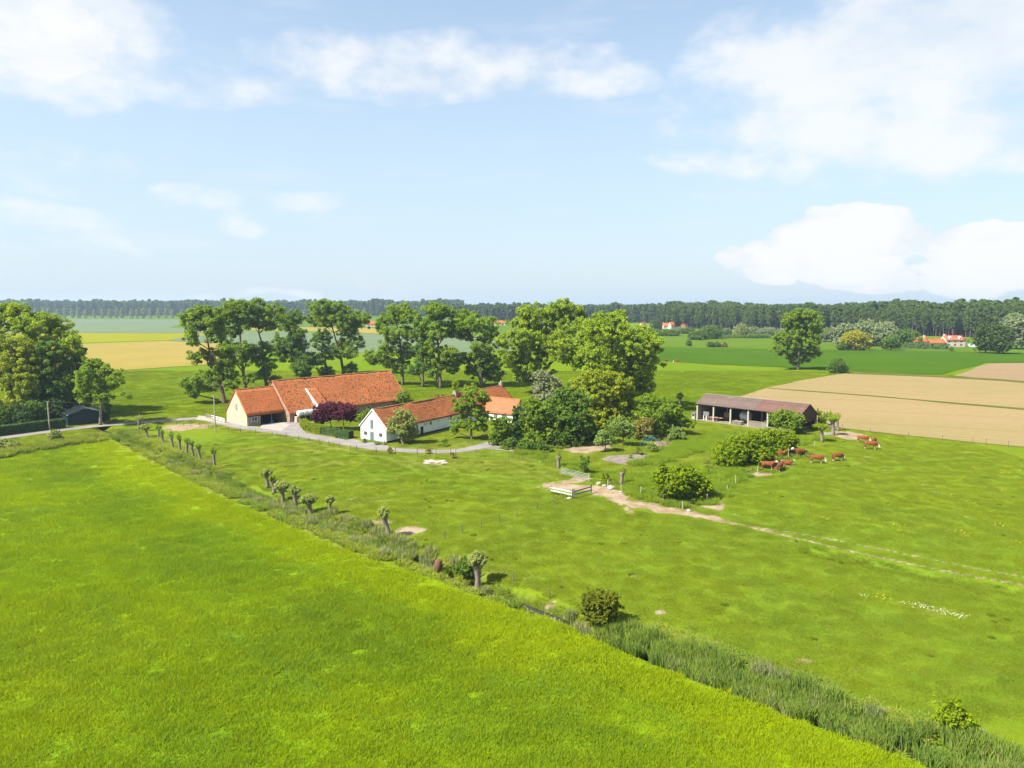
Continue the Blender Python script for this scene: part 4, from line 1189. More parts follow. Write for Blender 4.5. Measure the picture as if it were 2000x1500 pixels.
# ------------------------------------------------------------------ trees and shrubs
M_bark = plain('bark', (.15, .115, .085), (.105, .08, .06), 1.4, .95, .1, bmp=.03, stretch=(1, 1, .35))
M_bark_pale = plain('pale_bark', (.235, .195, .15), (.16, .13, .10), 1.6, .95, .1, bmp=.03, stretch=(1, 1, .35))
L_elm = leaf_mat('elm_leaves', (0.077, 0.151, 0.020), (0.265, 0.372, 0.031))
L_lime = leaf_mat('fresh_leaves', (0.097, 0.183, 0.020), (0.341, 0.430, 0.028), .4)
L_yel = leaf_mat('yellow_green_leaves', (0.120, 0.189, 0.017), (0.387, 0.430, 0.028), .4)
L_dark = leaf_mat('dark_leaves', (0.056, 0.115, 0.022), (0.171, 0.270, 0.037), .38)
L_deep = leaf_mat('deep_green_leaves', (0.036, 0.078, 0.028), (0.097, 0.165, 0.044), .25)
L_willow = leaf_mat('willow_leaves', (0.154, 0.200, 0.057), (0.380, 0.430, 0.121), .38)
L_grey = leaf_mat('grey_willow_leaves', (0.189, 0.200, 0.119), (0.330, 0.380, 0.198), .35)
L_apple = leaf_mat('apple_leaves', (0.097, 0.174, 0.039), (0.304, 0.403, 0.091), .36)
L_purple = leaf_mat('purple_leaves', (0.050, 0.013, 0.025), (0.176, 0.047, 0.075), .3)
L_bush = leaf_mat('bright_bush_leaves', (.090, .145, .008), (.285, .385, .014), .4)
L_gold = leaf_mat('golden_leaves', (0.200, 0.200, 0.020), (0.430, 0.430, 0.031), .4)
L_poplar = leaf_mat('poplar_leaves', (.042, .074, .016), (.112, .165, .032), .32)
L_silver = leaf_mat('silver_willow_leaves', (0.147, 0.200, 0.091), (0.275, 0.330, 0.154), .35)
L_haw = leaf_mat('hawthorn_leaves', (.062, .088, .010), (.205, .225, .020), .36)
L_hedge = leaf_mat('hedge_leaves', (.075, .110, .010), (.225, .285, .018), .35)
L_hedge_d = leaf_mat('dark_hedge_leaves', (0.041, 0.085, 0.035), (0.099, 0.162, 0.040), .28)
L_brown = leaf_mat('brownish_leaves', (0.189, 0.176, 0.045), (0.336, 0.306, 0.069), .35)


SKIRTS = []


def tree(name, label, cat, base, lobes, mat, trunk=None, r0=.45, leaf=.42, dens=1.0, seed=0, bark=None, group=None,
         parts=('trunk', 'crown'), depth=.55, rcf=1.0, droop=0.0, squash=.75, px=True, rcmax=.95, fat=1.2):
    rng = np.random.RandomState(seed + 100); rnd = random.Random(seed + 5)
    B = G(*base) if px else np.asarray(base, float)
    Y0 = B[1]; s = math.hypot(Y0, CAMZ) / F
    us = [l[0] for l in lobes]; half = max(2.0, (max(us) - min(us)) / 2 * s) if px else 3.0
    LB_ = []
    for l in lobes:
        u, v, ru, rv = l[:4]
        dy = l[4] if len(l) > 4 else rnd.uniform(-1, 1) * half * depth
        c_ = PY(u, v, Y0 + dy); k_ = s * (Y0 + dy) / Y0
        LB_.append((c_, np.array([ru * k_ * fat, (ru * .6 + rv * .4) * k_ * fat, rv * k_ * fat * 1.03])))
    top = max(c_[2] + r_[2] for c_, r_ in LB_)
    rc = float(np.clip(.042 * top, .20, rcmax)) * rcf
    Cs, Rs = [], []; spans = []
    for c_, r_ in LB_:
        n = max(6, int(dens * 3.7 * (r_[0] + .3 * rc) * (r_[2] + .3 * rc) / rc ** 2))
        d = rng.normal(0, 1, (n, 3)); d /= np.linalg.norm(d, axis=1)[:, None]
        q = (.35 + .65 * rng.rand(n) ** .6) * np.where(rng.rand(n) < .18, 1.0 + .5 * rng.rand(n), 1.0)
        C = c_ + d * q[:, None] * r_
        C[:, 2] = np.maximum(C[:, 2], B[2] + rc * .35)
        spans.append((len(Cs), n)); Cs.append(C); Rs.append(rc * (.55 + .8 * rng.rand(n)))
    if parts[0] == 'stems':
        SKIRTS.append((B[0], B[1], max(r_[0] + abs(c_[0] - B[0]) for c_, r_ in LB_)))
        al = np.concatenate(Cs); hi_ = al[np.argsort(-al[:, 2])[:max(6, len(al) // 4)]]
        for k_ in range(9):
            p_ = hi_[rng.randint(len(hi_))]; d_ = np.array([rng.normal(0, .35), rng.normal(0, .35), 1.0]); L_ = rc * rng.uniform(1.2, 2.6)
            Cs.append(np.stack([p_ + d_ * L_ * f_ for f_ in (.4, .7, 1.0)])); Rs.append(np.full(3, rc * .32))
    C = np.concatenate(Cs); R = np.concatenate(Rs)
    leaf *= .86
    per = int(np.clip(2.1 * math.pi * rc * rc / (leaf * leaf * .5), 8, 90))
    V, Fq, tint = leaf_cloud(C, R, per, leaf, rng, squash, .55, droop)
    root = empty(name, tuple(B)); tag(root, label, cat, group)
    me = np_mesh(parts[1], V - B, Fq, mat, fattr=dict(tint=tint)); link(bpy.data.objects.new(parts[1], me), root)
    m = MB()
    if trunk:
        path = [B] + [PY(u, v, Y0 + rnd.uniform(-.3, .3)) for u, v in trunk]
    else:
        tc = np.mean([c_ for c_, _ in LB_], axis=0); hi = max(LB_, key=lambda a: a[0][2])[0]
        path = [B, B * .65 + np.array([tc[0], tc[1], B[2]]) * .35 + [0, 0, (tc[2] - B[2]) * .45], tc, hi * .85 + tc * .15]
    path = [np.asarray(p) for p in path]
    L = len(path); rad = [r0 * (1 - .82 * (i / (L - 1)) ** .9) for i in range(L)]
    rad = [r0 * 1.35] + rad; path = [path[0] - [0, 0, .2], path[0] * .88 + path[1] * .12] + path[1:]
    m.tube([p - B for p in path], rad, 8)
    for (c_, r_), Cc in zip(LB_, Cs):
        j = min(range(1, len(path)), key=lambda i: np.linalg.norm(path[i] - c_) + 2.2 * max(0, path[i][2] - c_[2] + r_[2] * .3))
        p0 = path[j]; mid = (p0 + c_) / 2 + np.array([rnd.uniform(-.3, .3), rnd.uniform(-.3, .3), rnd.uniform(-.2, .5)]) * r_[0] * .3
        rl = max(.05, min(rad[j] * .62, r0 * .5))
        m.tube([p0 - B, mid - B, c_ - B], [rl, rl * .65, rl * .3], 6, False)
        for k_ in range(min(5, len(Cc))):
            m.tube([c_ - B, (c_ + Cc[k_]) / 2 - B + [0, 0, rl * .4], Cc[k_] - B], [rl * .3, rl * .22, .03], 4, False)
    m.build(parts[0], bark or M_bark, root, True)
    return root


def shrub(name, label, cat, base, lobes, mat, seed=0, leaf=.26, dens=1.0, group=None, **kw):
    kw.setdefault('r0', .10); kw.setdefault('fat', 1.03)
    return tree(name, label, cat, base, lobes, mat, None, leaf=leaf, dens=dens, seed=seed, group=group, parts=('stems', 'foliage'), **kw)


ROW = 'tall trees in a row behind the barns'
tree('tall_tree', 'tall ragged tree with a long low bough, behind the barn gable', 'tree', (439, 788),
     [(376, 628, 20, 20), (398, 622, 22, 20), (422, 619, 20, 18), (397, 603, 10, 6), (374, 662, 12, 14), (422, 650, 17, 18), (394, 696, 16, 12), (435, 700, 22, 22), (450, 753, 12, 9),
      (403, 744, 24, 16), (372, 750, 20, 13), (374, 768, 12, 8), (443, 730, 20, 14), (445, 675, 12, 12)], L_elm,
     [(432, 755), (424, 738), (412, 716), (409, 683), (403, 655), (392, 630)], .62, seed=1, group=ROW)
tree('tall_tree', 'tall tree standing just behind the lower barn roof, trunk clear above the ridge', 'tree', (479, 758),
     [(460, 599, 23, 13), (449, 612, 18, 13), (440, 638, 18, 12), (474, 608, 14, 15), (462, 648, 12, 10), (472, 684, 24, 14), (458, 698, 22, 14), (483, 698, 14, 12), (492, 738, 13, 6), (470, 625, 12, 10)], L_elm,
     [(475, 727), (471, 690), (469, 653), (460, 622), (455, 605)], .6, seed=2, group=ROW)
tree('tall_tree', 'tall forked tree behind the step between the two barn roofs', 'tree', (521, 755),
     [(500, 601, 22, 14), (510, 624, 19, 14), (537, 616, 18, 16), (490, 632, 14, 9), (527, 635, 12, 9), (512, 682, 20, 13), (500, 692, 12, 10), (520, 710, 18, 12), (512, 730, 14, 9), (537, 740, 10, 6)], L_elm,
     [(515, 720), (512, 672), (506, 652), (502, 615)], .6, seed=3, group=ROW)
tree('tall_tree', 'dark leaning tree with crown spreading to one side, behind the mottled roof', 'tree', (595, 742),
     [(572, 620, 19, 12), (560, 634, 19, 12), (580, 650, 15, 11), (557, 668, 24, 13), (540, 684, 11, 9), (580, 676, 18, 15), (566, 694, 22, 12), (590, 712, 22, 14), (606, 700, 16, 12), (592, 730, 12, 6)], L_dark,
     [(590, 710), (584, 670), (574, 645), (570, 625)], .55, seed=4, group=ROW)
tree('tall_tree', 'slim shorter tree squeezed between two taller ones behind the barn', 'tree', (636, 736),
     [(627, 668, 16, 14), (640, 690, 14, 11), (618, 705, 14, 9), (635, 724, 16, 9), (631, 652, 12, 9)], L_dark, [(635, 705), (634, 680), (631, 655)], .42, seed=5, group=ROW)
tree('tall_tree', 'broad-topped tall tree behind the middle of the long barn roof', 'tree', (671, 733),
     [(625, 600, 22, 12), (655, 601, 20, 12), (620, 622, 20, 12), (646, 625, 22, 13), (675, 618, 24, 14), (697, 626, 20, 14), (711, 622, 10, 7), (676, 642, 20, 12), (686, 668, 20, 14), (664, 678, 14, 10), (676, 690, 18, 11), (686, 720, 14, 10)], L_elm,
     [(666, 698), (658, 672), (652, 650), (645, 620)], .6, seed=6, group=ROW)
tree('tall_tree', 'tall tree with straight bare trunk at the far end of the long barn', 'tree', (787, 752),
     [(780, 606, 22, 12), (764, 619, 20, 11), (745, 635, 13, 10), (801, 619, 20, 12), (764, 652, 20, 12), (798, 652, 17, 14), (760, 680, 19, 12), (737, 695, 22, 12), (725, 702, 10, 9), (780, 712, 18, 11), (797, 686, 15, 12), (755, 706, 14, 9)], L_elm,
     [(785, 705), (781, 665), (775, 635), (772, 612)], .55, seed=7, group=ROW)
tree('tall_tree', 'narrow dark tree between two taller ones past the barn end', 'tree', (826, 756),
     [(820, 645, 13, 17), (827, 675, 15, 18), (831, 700, 17, 13), (812, 720, 13, 10), (841, 720, 12, 11)], L_dark, [(826, 715), (825, 680), (821, 645)], .45, seed=8, group=ROW)
tree('tall_tree', 'tall tree with a forked open crown above the ivy-clad chimney', 'tree', (861, 758),
     [(852, 606, 20, 11), (871, 611, 14, 10), (848, 630, 20, 13), (876, 645, 14, 12), (850, 652, 17, 12), (876, 690, 19, 14), (855, 712, 16, 12), (881, 714, 13, 13), (842, 682, 13, 12), (845, 732, 10, 7)], L_elm,
     [(858, 715), (856, 675), (852, 640), (851, 612)], .55, seed=9, group=ROW)
tree('tall_tree', 'spreading tall tree directly behind the farmhouse roof', 'tree', (941, 756),
     [(905, 619, 22, 12), (926, 631, 23, 13), (953, 634, 18, 13), (892, 637, 14, 9), (905, 652, 20, 11), (942, 675, 20, 14), (905, 700, 20, 12), (950, 708, 25, 16), (967, 730, 16, 12), (929, 725, 17, 12), (961, 652, 12, 9)], L_elm,
     [(938, 720), (930, 690), (922, 660), (912, 628)], .58, seed=10, group=ROW)
tree('broad_tree', 'very large bright tree with the highest crown, behind the shrubbery', 'tree', (1062, 770),
     [(1102, 596, 18, 10), (1085, 607, 25, 13), (1037, 612, 23, 13), (1121, 615, 22, 14), (1025, 630, 25, 15), (1070, 635, 32, 20), (1115, 640, 25, 20), (988, 664, 18, 14), (1020, 663, 27, 18), (995, 695, 20, 14),
      (1050, 675, 34, 22), (1085, 675, 28, 22), (1017, 710, 25, 16), (1050, 720, 27, 18), (1026, 732, 20, 14), (1106, 690, 20, 18)], L_lime,
     [(1056, 725), (1050, 685), (1060, 650), (1080, 615)], .8, leaf=.48, seed=11)
tree('broad_tree', 'very large rounded bright tree, its crown reaching out over the green field', 'tree', (1195, 800),
     [(1182, 625, 27, 13), (1207, 620, 20, 11), (1157, 635, 22, 13), (1200, 645, 34, 20), (1145, 660, 23, 18), (1175, 665, 31, 22), (1255, 655, 23, 16), (1279, 675, 15, 13), (1245, 675, 28, 20), (1100, 682, 22, 16),
      (1125, 690, 26, 20), (1162, 700, 32, 22), (1212, 705, 32, 24), (1262, 710, 22, 18), (1245, 732, 27, 20), (1255, 756, 17, 13), (1200, 740, 26, 20)], L_lime,
     [(1195, 750), (1195, 710), (1195, 670), (1195, 640)], .85, leaf=.48, seed=12)
tree('lone_tree', 'lone tall tree standing at the edge of the dark green crop', 'tree', (1558, 722),
     [(1568, 613, 17, 9), (1585, 620, 18, 11), (1546, 624, 15, 11), (1579, 635, 22, 13), (1555, 644, 17, 13), (1591, 641, 14, 11), (1524, 666, 13, 13), (1546, 663, 19, 14), (1577, 665, 22, 15), (1520, 683, 10, 9), (1553, 683, 19, 13), (1586, 685, 15, 11), (1553, 702, 15, 9), (1568, 697, 12, 9)],
     L_elm, [(1559, 700), (1563, 670), (1566, 640)], .75, leaf=.5, seed=13)
# left-hand group by the lane
tree('broad_tree', 'yellow-green broad tree standing in front of the taller tree by the lane', 'tree', (26, 823),
     [(12, 664, 24, 14), (46, 680, 21, 14), (14, 702, 24, 22), (50, 710, 24, 18), (24, 738, 28, 22), (-20, 700, 26, 26), (14, 775, 20, 16), (52, 748, 22, 18), (44, 778, 18, 12)], L_yel, [(22, 780), (20, 740)], .5, leaf=.4, seed=14, bark=M_bark_pale)
tree('broad_tree', 'tallest green tree behind the lane hedge, above the yellow-green crown', 'tree', (52, 812),
     [(15, 604, 23, 12), (37, 610, 18, 11), (15, 630, 28, 16), (76, 617, 13, 8), (55, 635, 25, 14), (96, 622, 15, 9), (82, 642, 26, 16), (110, 642, 20, 16), (126, 660, 20, 17), (140, 677, 15, 15), (70, 665, 26, 16), (-25, 615, 26, 18), (-40, 660, 26, 22)], L_lime, [(52, 760), (55, 700), (60, 650)], .6, leaf=.46, seed=15)
tree('broad_tree', 'dark green forked tree behind the lane hedge beside the utility pole', 'tree', (81, 818),
     [(100, 680, 23, 14), (82, 700, 25, 18), (108, 710, 25, 20), (88, 738, 28, 20), (112, 748, 26, 20), (136, 735, 14, 16), (105, 778, 24, 14), (76, 776, 20, 14)], L_dark, [(80, 785), (86, 750), (95, 710)], .5, leaf=.4, seed=16, bark=M_bark_pale)
tree('conifer_tree', 'dark evergreen between the hedge trees and the garage', 'tree', (128, 806),
     [(152, 688, 10, 10), (148, 708, 17, 14), (142, 735, 20, 16), (138, 762, 22, 14), (128, 785, 22, 11)], L_deep, None, .35, leaf=.4, seed=17)
tree('open_tree', 'open-crowned tree with pale trunk beside the dark garage', 'tree', (196, 830),
     [(180, 715, 20, 12), (200, 725, 21, 13), (221, 735, 18, 12), (165, 735, 15, 14), (190, 755, 22, 15), (226, 746, 13, 9), (170, 776, 15, 11), (201, 772, 17, 10), (246, 772, 8, 4), (160, 760, 12, 10)], L_elm,
     [(197, 800), (198, 780), (194, 755), (192, 730)], .34, leaf=.36, dens=.9, seed=18, bark=M_bark_pale)
for i, (u, v, lb) in enumerate(((-8, 842, 'dark bush behind the lane hedge at the picture edge'), (34, 838, 'dark bush behind the lane hedge under the yellow-green tree'), (66, 832, 'dark bush behind the hedge under the forked tree'), (106, 826, 'dark bush between the hedge trees and the utility pole'), (150, 806, 'dark bush behind the garage'))):
    shrub('hedge_bush', lb, 'bush', (u, v), [(u - 10, v - 18, 17, 14), (u + 10, v - 20, 17, 14), (u, v - 36, 17, 13), (u, v - 8, 20, 9)], L_deep if i % 2 else L_dark, 950 + i, .34, group='dark bushes behind the lane hedge')
shrub('ivy_shrub', 'dark upright shrub behind the pale trunk beside the garage', 'shrub', (207, 824), [(207, 798, 9, 16), (203, 815, 11, 10)], L_deep, 19)
shrub('rounded_bush', 'round light green bush on the verge below the utility pole', 'bush', (108, 862), [(106, 848, 11, 9), (112, 855, 11, 7), (100, 853, 8, 7)], L_willow, 20, .24)
shrub('low_bush', 'low spreading light bush on the verge at the picture edge', 'bush', (14, 876), [(5, 866, 18, 7), (24, 868, 14, 5), (-10, 868, 14, 7)], L_willow, 21, .24)
# shrubbery in the middle
tree('willow_tree', 'pale grey-green willow in the shrubbery below the largest tree', 'tree', (1068, 800), [(1060, 735, 16, 11), (1075, 750, 19, 14), (1055, 760, 14, 12), (1076, 772, 17, 10), (1058, 780, 12, 9)], L_grey, None, .25, leaf=.32, seed=22)
tree('dome_tree', 'olive-green dome-shaped tree in the middle of the shrubbery', 'tree', (1180, 840),
     [(1165, 735, 26, 12), (1195, 740, 25, 12), (1140, 750, 21, 13), (1215, 755, 21, 13), (1170, 765, 33, 18), (1150, 785, 28, 18), (1205, 782, 28, 18), (1180, 802, 28, 15), (1230, 776, 13, 12), (1226, 797, 15, 12), (1150, 812, 18, 12), (1180, 820, 26, 12), (1208, 815, 20, 12), (1235, 815, 14, 12), (1160, 830, 18, 8)], L_yel, None, .4, leaf=.34, seed=23)
tree('dark_tree', 'dark broad tree rising from the shrubbery beside the garden', 'tree', (1105, 868),
     [(1107, 770, 23, 12), (1130, 785, 23, 14), (1090, 790, 25, 16), (1120, 810, 28, 18), (1092, 820, 24, 18), (1127, 835, 26, 18), (1100, 853, 24, 11), (1148, 826, 13, 15)], L_dark, None, .35, leaf=.32, seed=24)
tree('leafy_tree', 'mid-green tree with thin bare stems at the left of the shrubbery', 'tree', (1043, 870),
     [(1040, 790, 17, 12), (1055, 805, 17, 14), (1036, 815, 17, 12), (1065, 825, 17, 15), (1042, 842, 16, 12), (1070, 848, 15, 12)], L_elm, None, .18, leaf=.3, seed=25)
shrub('evergreen_shrub', 'dark spiky evergreen shrub against the pale tiled wing', 'shrub', (1010, 868), [(1008, 806, 8, 10), (1012, 825, 13, 14), (1008, 848, 14, 12)], L_deep, 26, .28, r0=.14)
shrub('leafy_shrub', 'light green shrub at the end of the lane below the farmhouse', 'shrub', (975, 868), [(965, 822, 10, 9), (982, 826, 17, 12), (970, 845, 15, 12), (993, 848, 15, 12)], L_elm, 27, .28)
for i, (u, v, lb) in enumerate(((970, 870, 'dark glossy low shrub beside the lane end'), (998, 876, 'dark glossy low shrub next to the grey yard end'), (1026, 880, 'dark glossy low shrub before the thin-stemmed tree'), (1056, 882, 'dark glossy low shrub at the garden end of the shrubbery'))):
    shrub('glossy_shrub', lb, 'shrub', (u, v), [(u - 6, v - 9, 11, 8), (u + 8, v - 8, 11, 7), (u, v - 15, 10, 6)], L_dark, 30 + i, .26, group='glossy shrubs along the shrubbery edge')
shrub('thicket', 'wide green thicket between the garden and the cattle shed', 'shrub', (1292, 852),
      [(1268, 780, 17, 9), (1290, 790, 24, 11), (1275, 807, 28, 13), (1310, 802, 20, 12), (1300, 825, 30, 14), (1325, 820, 17, 11), (1287, 840, 20, 9), (1345, 828, 12, 6), (1260, 830, 16, 12)], L_elm, 35, .3, r0=.2, fat=1.18, dens=1.1)
shrub('grey_shrub', 'greyish shrub at the garden end of the thicket', 'shrub', (1322, 862), [(1320, 844, 12, 10), (1330, 850, 9, 7), (1312, 852, 8, 6)], L_apple, 36, .22)
for i, (u, v, lb, mt) in enumerate(((1086, 872, 'dark undergrowth bush at the foot of the dark broad tree', L_dark), (1122, 868, 'dark undergrowth bush nearest the bare garden soil', L_dark), (1150, 858, 'dark undergrowth bush below the olive dome tree', L_deep), (1200, 850, 'shaded bush behind the larger fruit tree', L_dark), (1236, 845, 'green bush between the dome tree and the thicket', L_elm))):
    shrub('undergrowth_bush', lb, 'bush', (u, v), [(u - 8, v - 12, 14, 10), (u + 9, v - 13, 14, 10), (u, v - 24, 14, 9), (u + 2, v - 5, 18, 6)], mt, 900 + i, .28, group='undergrowth of the shrubbery')
AP = 'fruit trees in the garden'
tree('fruit_tree', 'smallest fruit tree on the garden lawn, nearest the bare soil', 'tree', (1183, 881), [(1180, 855, 16, 11), (1168, 863, 9, 7), (1192, 860, 10, 8), (1178, 845, 9, 5)], L_apple, None, .11, leaf=.22, fat=1.06, seed=37, group=AP)
tree('fruit_tree', 'larger rounded fruit tree in the middle of the garden', 'tree', (1217, 870), [(1216, 834, 21, 11), (1204, 829, 14, 10), (1229, 840, 13, 10), (1212, 820, 12, 6), (1222, 848, 12, 7)], L_apple, None, .14, leaf=.22, fat=1.06, seed=38, group=AP)
tree('fruit_tree', 'yellowish fruit tree touching the thicket behind the garden frame', 'tree', (1256, 860), [(1252, 830, 15, 12), (1264, 824, 13, 10), (1246, 842, 11, 9), (1262, 840, 12, 9)], L_brown, None, .13, leaf=.22, fat=1.06, seed=39, group=AP)
shrub('corner_bush', 'bright bush in the fence corner beside the worn cattle path', 'bush', (1328, 972),
      [(1290, 930, 13, 13), (1308, 945, 18, 16), (1340, 933, 20, 13), (1364, 943, 17, 13), (1330, 957, 28, 12), (1300, 960, 14, 10), (1352, 958, 20, 11), (1292, 912, 6, 7), (1375, 950, 14, 11), (1320, 968, 30, 8), (1318, 938, 34, 22), (1350, 948, 32, 20), (1330, 925, 26, 12)], L_bush, 40, .24, r0=.14, fat=1.2, dens=1.25)
shrub('field_bush', 'large bright bush shading the resting cattle', 'bush', (1450, 908),
      [(1412, 882, 19, 18), (1443, 872, 25, 19), (1474, 862, 24, 18), (1452, 898, 28, 15), (1484, 888, 22, 16), (1415, 903, 15, 11), (1450, 908, 34, 8), (1462, 884, 46, 25), (1425, 892, 28, 22)], L_bush, 41, .26, r0=.18, fat=1.12, dens=1.25)
shrub('field_bush', 'bright bush joining the shade bush, nearer the cattle shed', 'bush', (1525, 886),
      [(1500, 854, 22, 16), (1531, 856, 22, 17), (1549, 858, 11, 12), (1514, 872, 22, 14), (1540, 876, 14, 11), (1524, 864, 28, 18)], L_bush, 42, .26, r0=.16, fat=1.1, dens=1.2)
shrub('elder_bush', 'dull green domed bush hiding the right half of the cattle shed', 'bush', (1540, 850),
      [(1535, 811, 24, 10), (1552, 818, 19, 12), (1517, 818, 17, 11), (1540, 829, 28, 11), (1560, 838, 12, 9)], L_elm, 43, .3, r0=.16)
shrub('sprouting_shrub', 'young spiky shrub standing behind the metal gate', 'shrub', (1142, 925), [(1141, 908, 8, 9), (1136, 898, 3, 7), (1149, 897, 3, 6), (1143, 918, 9, 5)], L_dark, 44, .2, r0=.05)
shrub('small_shrub', 'small green shrub beside the pollard stump at the fence', 'shrub', (1182, 945), [(1182, 934, 8, 8), (1178, 941, 7, 4)], L_bush, 45, .18, r0=.04)
tree('plum_tree', 'dark purple-leaved tree over the end of the hedge, nearer the barn', 'tree', (648, 838),
     [(630, 799, 19, 11), (621, 809, 12, 9), (638, 810, 17, 12), (626, 820, 14, 7), (643, 794, 15, 8)], L_purple, [(646, 826), (642, 812)], .16, leaf=.24, dens=1.4, fat=1.0, seed=46, group='purple-leaved trees')
tree('plum_tree', 'dark purple-leaved tree with a clear forked trunk, nearer the white gable', 'tree', (671, 841),
     [(661, 795, 19, 10), (679, 799, 17, 11), (670, 809, 21, 12), (685, 814, 11, 9), (656, 810, 13, 10)], L_purple, [(671, 828), (670, 815)], .18, leaf=.24, dens=1.4, fat=1.0, seed=47, group='purple-leaved trees')
tree('pruned_willow', 'rounded willow with short leaning trunk against the white farmhouse', 'tree', (789, 867),
     [(785, 810, 17, 10), (770, 825, 13, 10), (800, 824, 15, 11), (785, 838, 23, 10), (806, 844, 11, 9), (766, 838, 10, 8), (795, 852, 14, 7)], L_willow, [(783, 856), (784, 845)], .36, leaf=.22, dens=1.15, fat=1.08, seed=48, bark=M_bark_pale)
tree('lawn_tree', 'upright green tree on the farmhouse lawn with a whitish trunk', 'tree', (921, 858),
     [(920, 760, 13, 9), (931, 772, 21, 11), (905, 785, 21, 9), (946, 778, 13, 9), (920, 800, 25, 12), (895, 796, 12, 8), (941, 810, 15, 13), (900, 824, 19, 13), (921, 830, 21, 10), (941, 833, 11, 8), (887, 841, 8, 8)], L_elm, [(920, 838), (920, 810), (920, 780)], .26, leaf=.28, fat=1.06, seed=49, bark=M_bark_pale)
shrub('round_shrub', 'green shrub hiding the far end of the long barn', 'shrub', (787, 797), [(787, 775, 14, 11), (778, 784, 11, 8), (796, 784, 10, 8)], L_elm, 50, .28)
shrub('clipped_bush', 'small rounded bush on the farmhouse lawn beside the lane', 'bush', (868, 871), [(868, 866, 7, 4)], L_dark, 51, .16)
shrub('brown_shrub', 'low brownish shrub behind the farmhouse ridge', 'shrub', (858, 785), [(853, 776, 7, 5), (864, 776, 6, 5)], L_brown, 52, .26)
shrub('yard_shrub', 'bright green shrub between the purple trees and the white gable', 'shrub', (716, 822), [(716, 808, 9, 8), (704, 814, 9, 5), (710, 818, 10, 4)], L_bush, 53, .24)
for i, (u, v, lb) in enumerate(((716, 864, 'low green planting at the white gable, left of the green door'), (743, 868, 'low green planting at the white gable, right of the green door'))):
    shrub('border_plant', lb, 'plant', (u, v), [(u - 6, v - 2, 5, 2), (u, v - 2, 6, 2.2), (u + 7, v - 1, 5, 2)], L_elm, 54 + i, .14, r0=.03)
shrub('ditch_bush', 'dense dark hawthorn bush standing on the ditch bank', 'bush', (1172, 1216), [(1170, 1170, 30, 15), (1158, 1187, 26, 15), (1186, 1186, 24, 16), (1170, 1202, 30, 11), (1196, 1168, 12, 10), (1145, 1172, 10, 11)], L_haw, 56, .17, dens=1.3, r0=.07)
shrub('ditch_bush', 'small dark bush beside the largest pollard willow', 'bush', (906, 1128), [(906, 1107, 15, 12), (900, 1116, 12, 9), (914, 1116, 10, 8)], L_dark, 57, .16, r0=.05)
shrub('ditch_bush', 'yellowish bush rising from the reeds near the picture corner', 'bush', (1862, 1432), [(1858, 1390, 24, 13), (1872, 1405, 24, 13), (1846, 1406, 18, 12), (1864, 1376, 10, 12)], L_bush, 58, .15, r0=.05)
shrub('field_shrub', 'dark rounded bush at the corner of the beige seedbed', 'bush', (1637, 729), [(1636, 713, 15, 10), (1628, 720, 12, 7), (1646, 720, 11, 7), (1636, 705, 9, 6)], L_dark, 59, .4, rcf=.8)

# trees by the far house and hedgerow
tree('golden_tree', 'golden-yellow weeping tree standing before the far house meadow', 'tree', (1670, 684), [(1668, 656, 18, 9), (1660, 664, 16, 9), (1682, 664, 14, 10), (1670, 674, 20, 8), (1688, 675, 9, 7)], L_gold, None, .5, leaf=.8, seed=60, droop=.5)
shrub('field_bush', 'dark bush against the golden weeping tree', 'bush', (1648, 684), [(1650, 674, 9, 7), (1642, 678, 7, 5)], L_dark, 61, .6)
tree('round_tree', 'dark round tree between the golden tree and the far house', 'tree', (1740, 684), [(1738, 668, 14, 9), (1746, 662, 10, 7), (1730, 674, 9, 6), (1748, 672, 9, 7)], L_dark, None, .45, leaf=.7, seed=62)
WG = 'grey willows before the poplar wood'
for i, (u, v, ru, h, lb) in enumerate(((1652, 676, 22, 44, 'grey-green weeping willow behind the golden tree'), (1692, 676, 22, 50, 'tallest grey-green willow before the poplar wood'), (1728, 677, 20, 48, 'grey-green willow nearest the far house'), (1618, 668, 16, 26, 'low grey willow at the end of the willow group'))):
    tree('grey_willow', lb, 'tree', (u, v), [(u, v - h + 8, ru * .7, 8), (u - ru * .55, v - h * .62, ru * .6, h * .22), (u + ru * .5, v - h * .66, ru * .6, h * .22), (u, v - h * .42, ru * .9, h * .25), (u, v - h * .18, ru * .9, h * .16)],
         L_silver, None, .6, leaf=.9, seed=63 + i, group=WG, droop=.5)
for i, (u, v, ru, h, lb) in enumerate(((1925, 690, 20, 58, 'full green tree to the right of the far house, the nearer of two'), (1952, 691, 24, 56, 'full green tree at the right, its crown merging with its neighbour'), (1985, 682, 24, 70, 'pale green willow behind the pair at the picture edge'), (1770, 677, 22, 34, 'dark tree behind the left wing of the far house'))):
    tree('park_tree', lb, 'tree', (u, v), [(u, v - h + 8, ru * .6, 8), (u - ru * .45, v - h * .66, ru * .55, h * .2), (u + ru * .45, v - h * .66, ru * .55, h * .2), (u, v - h * .48, ru * .95, h * .24), (u, v - h * .25, ru * .8, h * .14)],
         (L_poplar, L_poplar, L_silver, L_dark)[i], None, .5, leaf=.85, seed=70 + i, group='trees round the far house')
shrub('ornamental_tree', 'small conical tree before the left wing of the far house', 'tree', (1797, 679), [(1797, 671, 6, 5), (1797, 664, 4, 4)], L_dark, 75, .5)
shrub('small_bush', 'tiny round bush on the meadow before the far house', 'bush', (1858, 686), [(1858, 681, 4, 4)], L_bush, 76, .4)
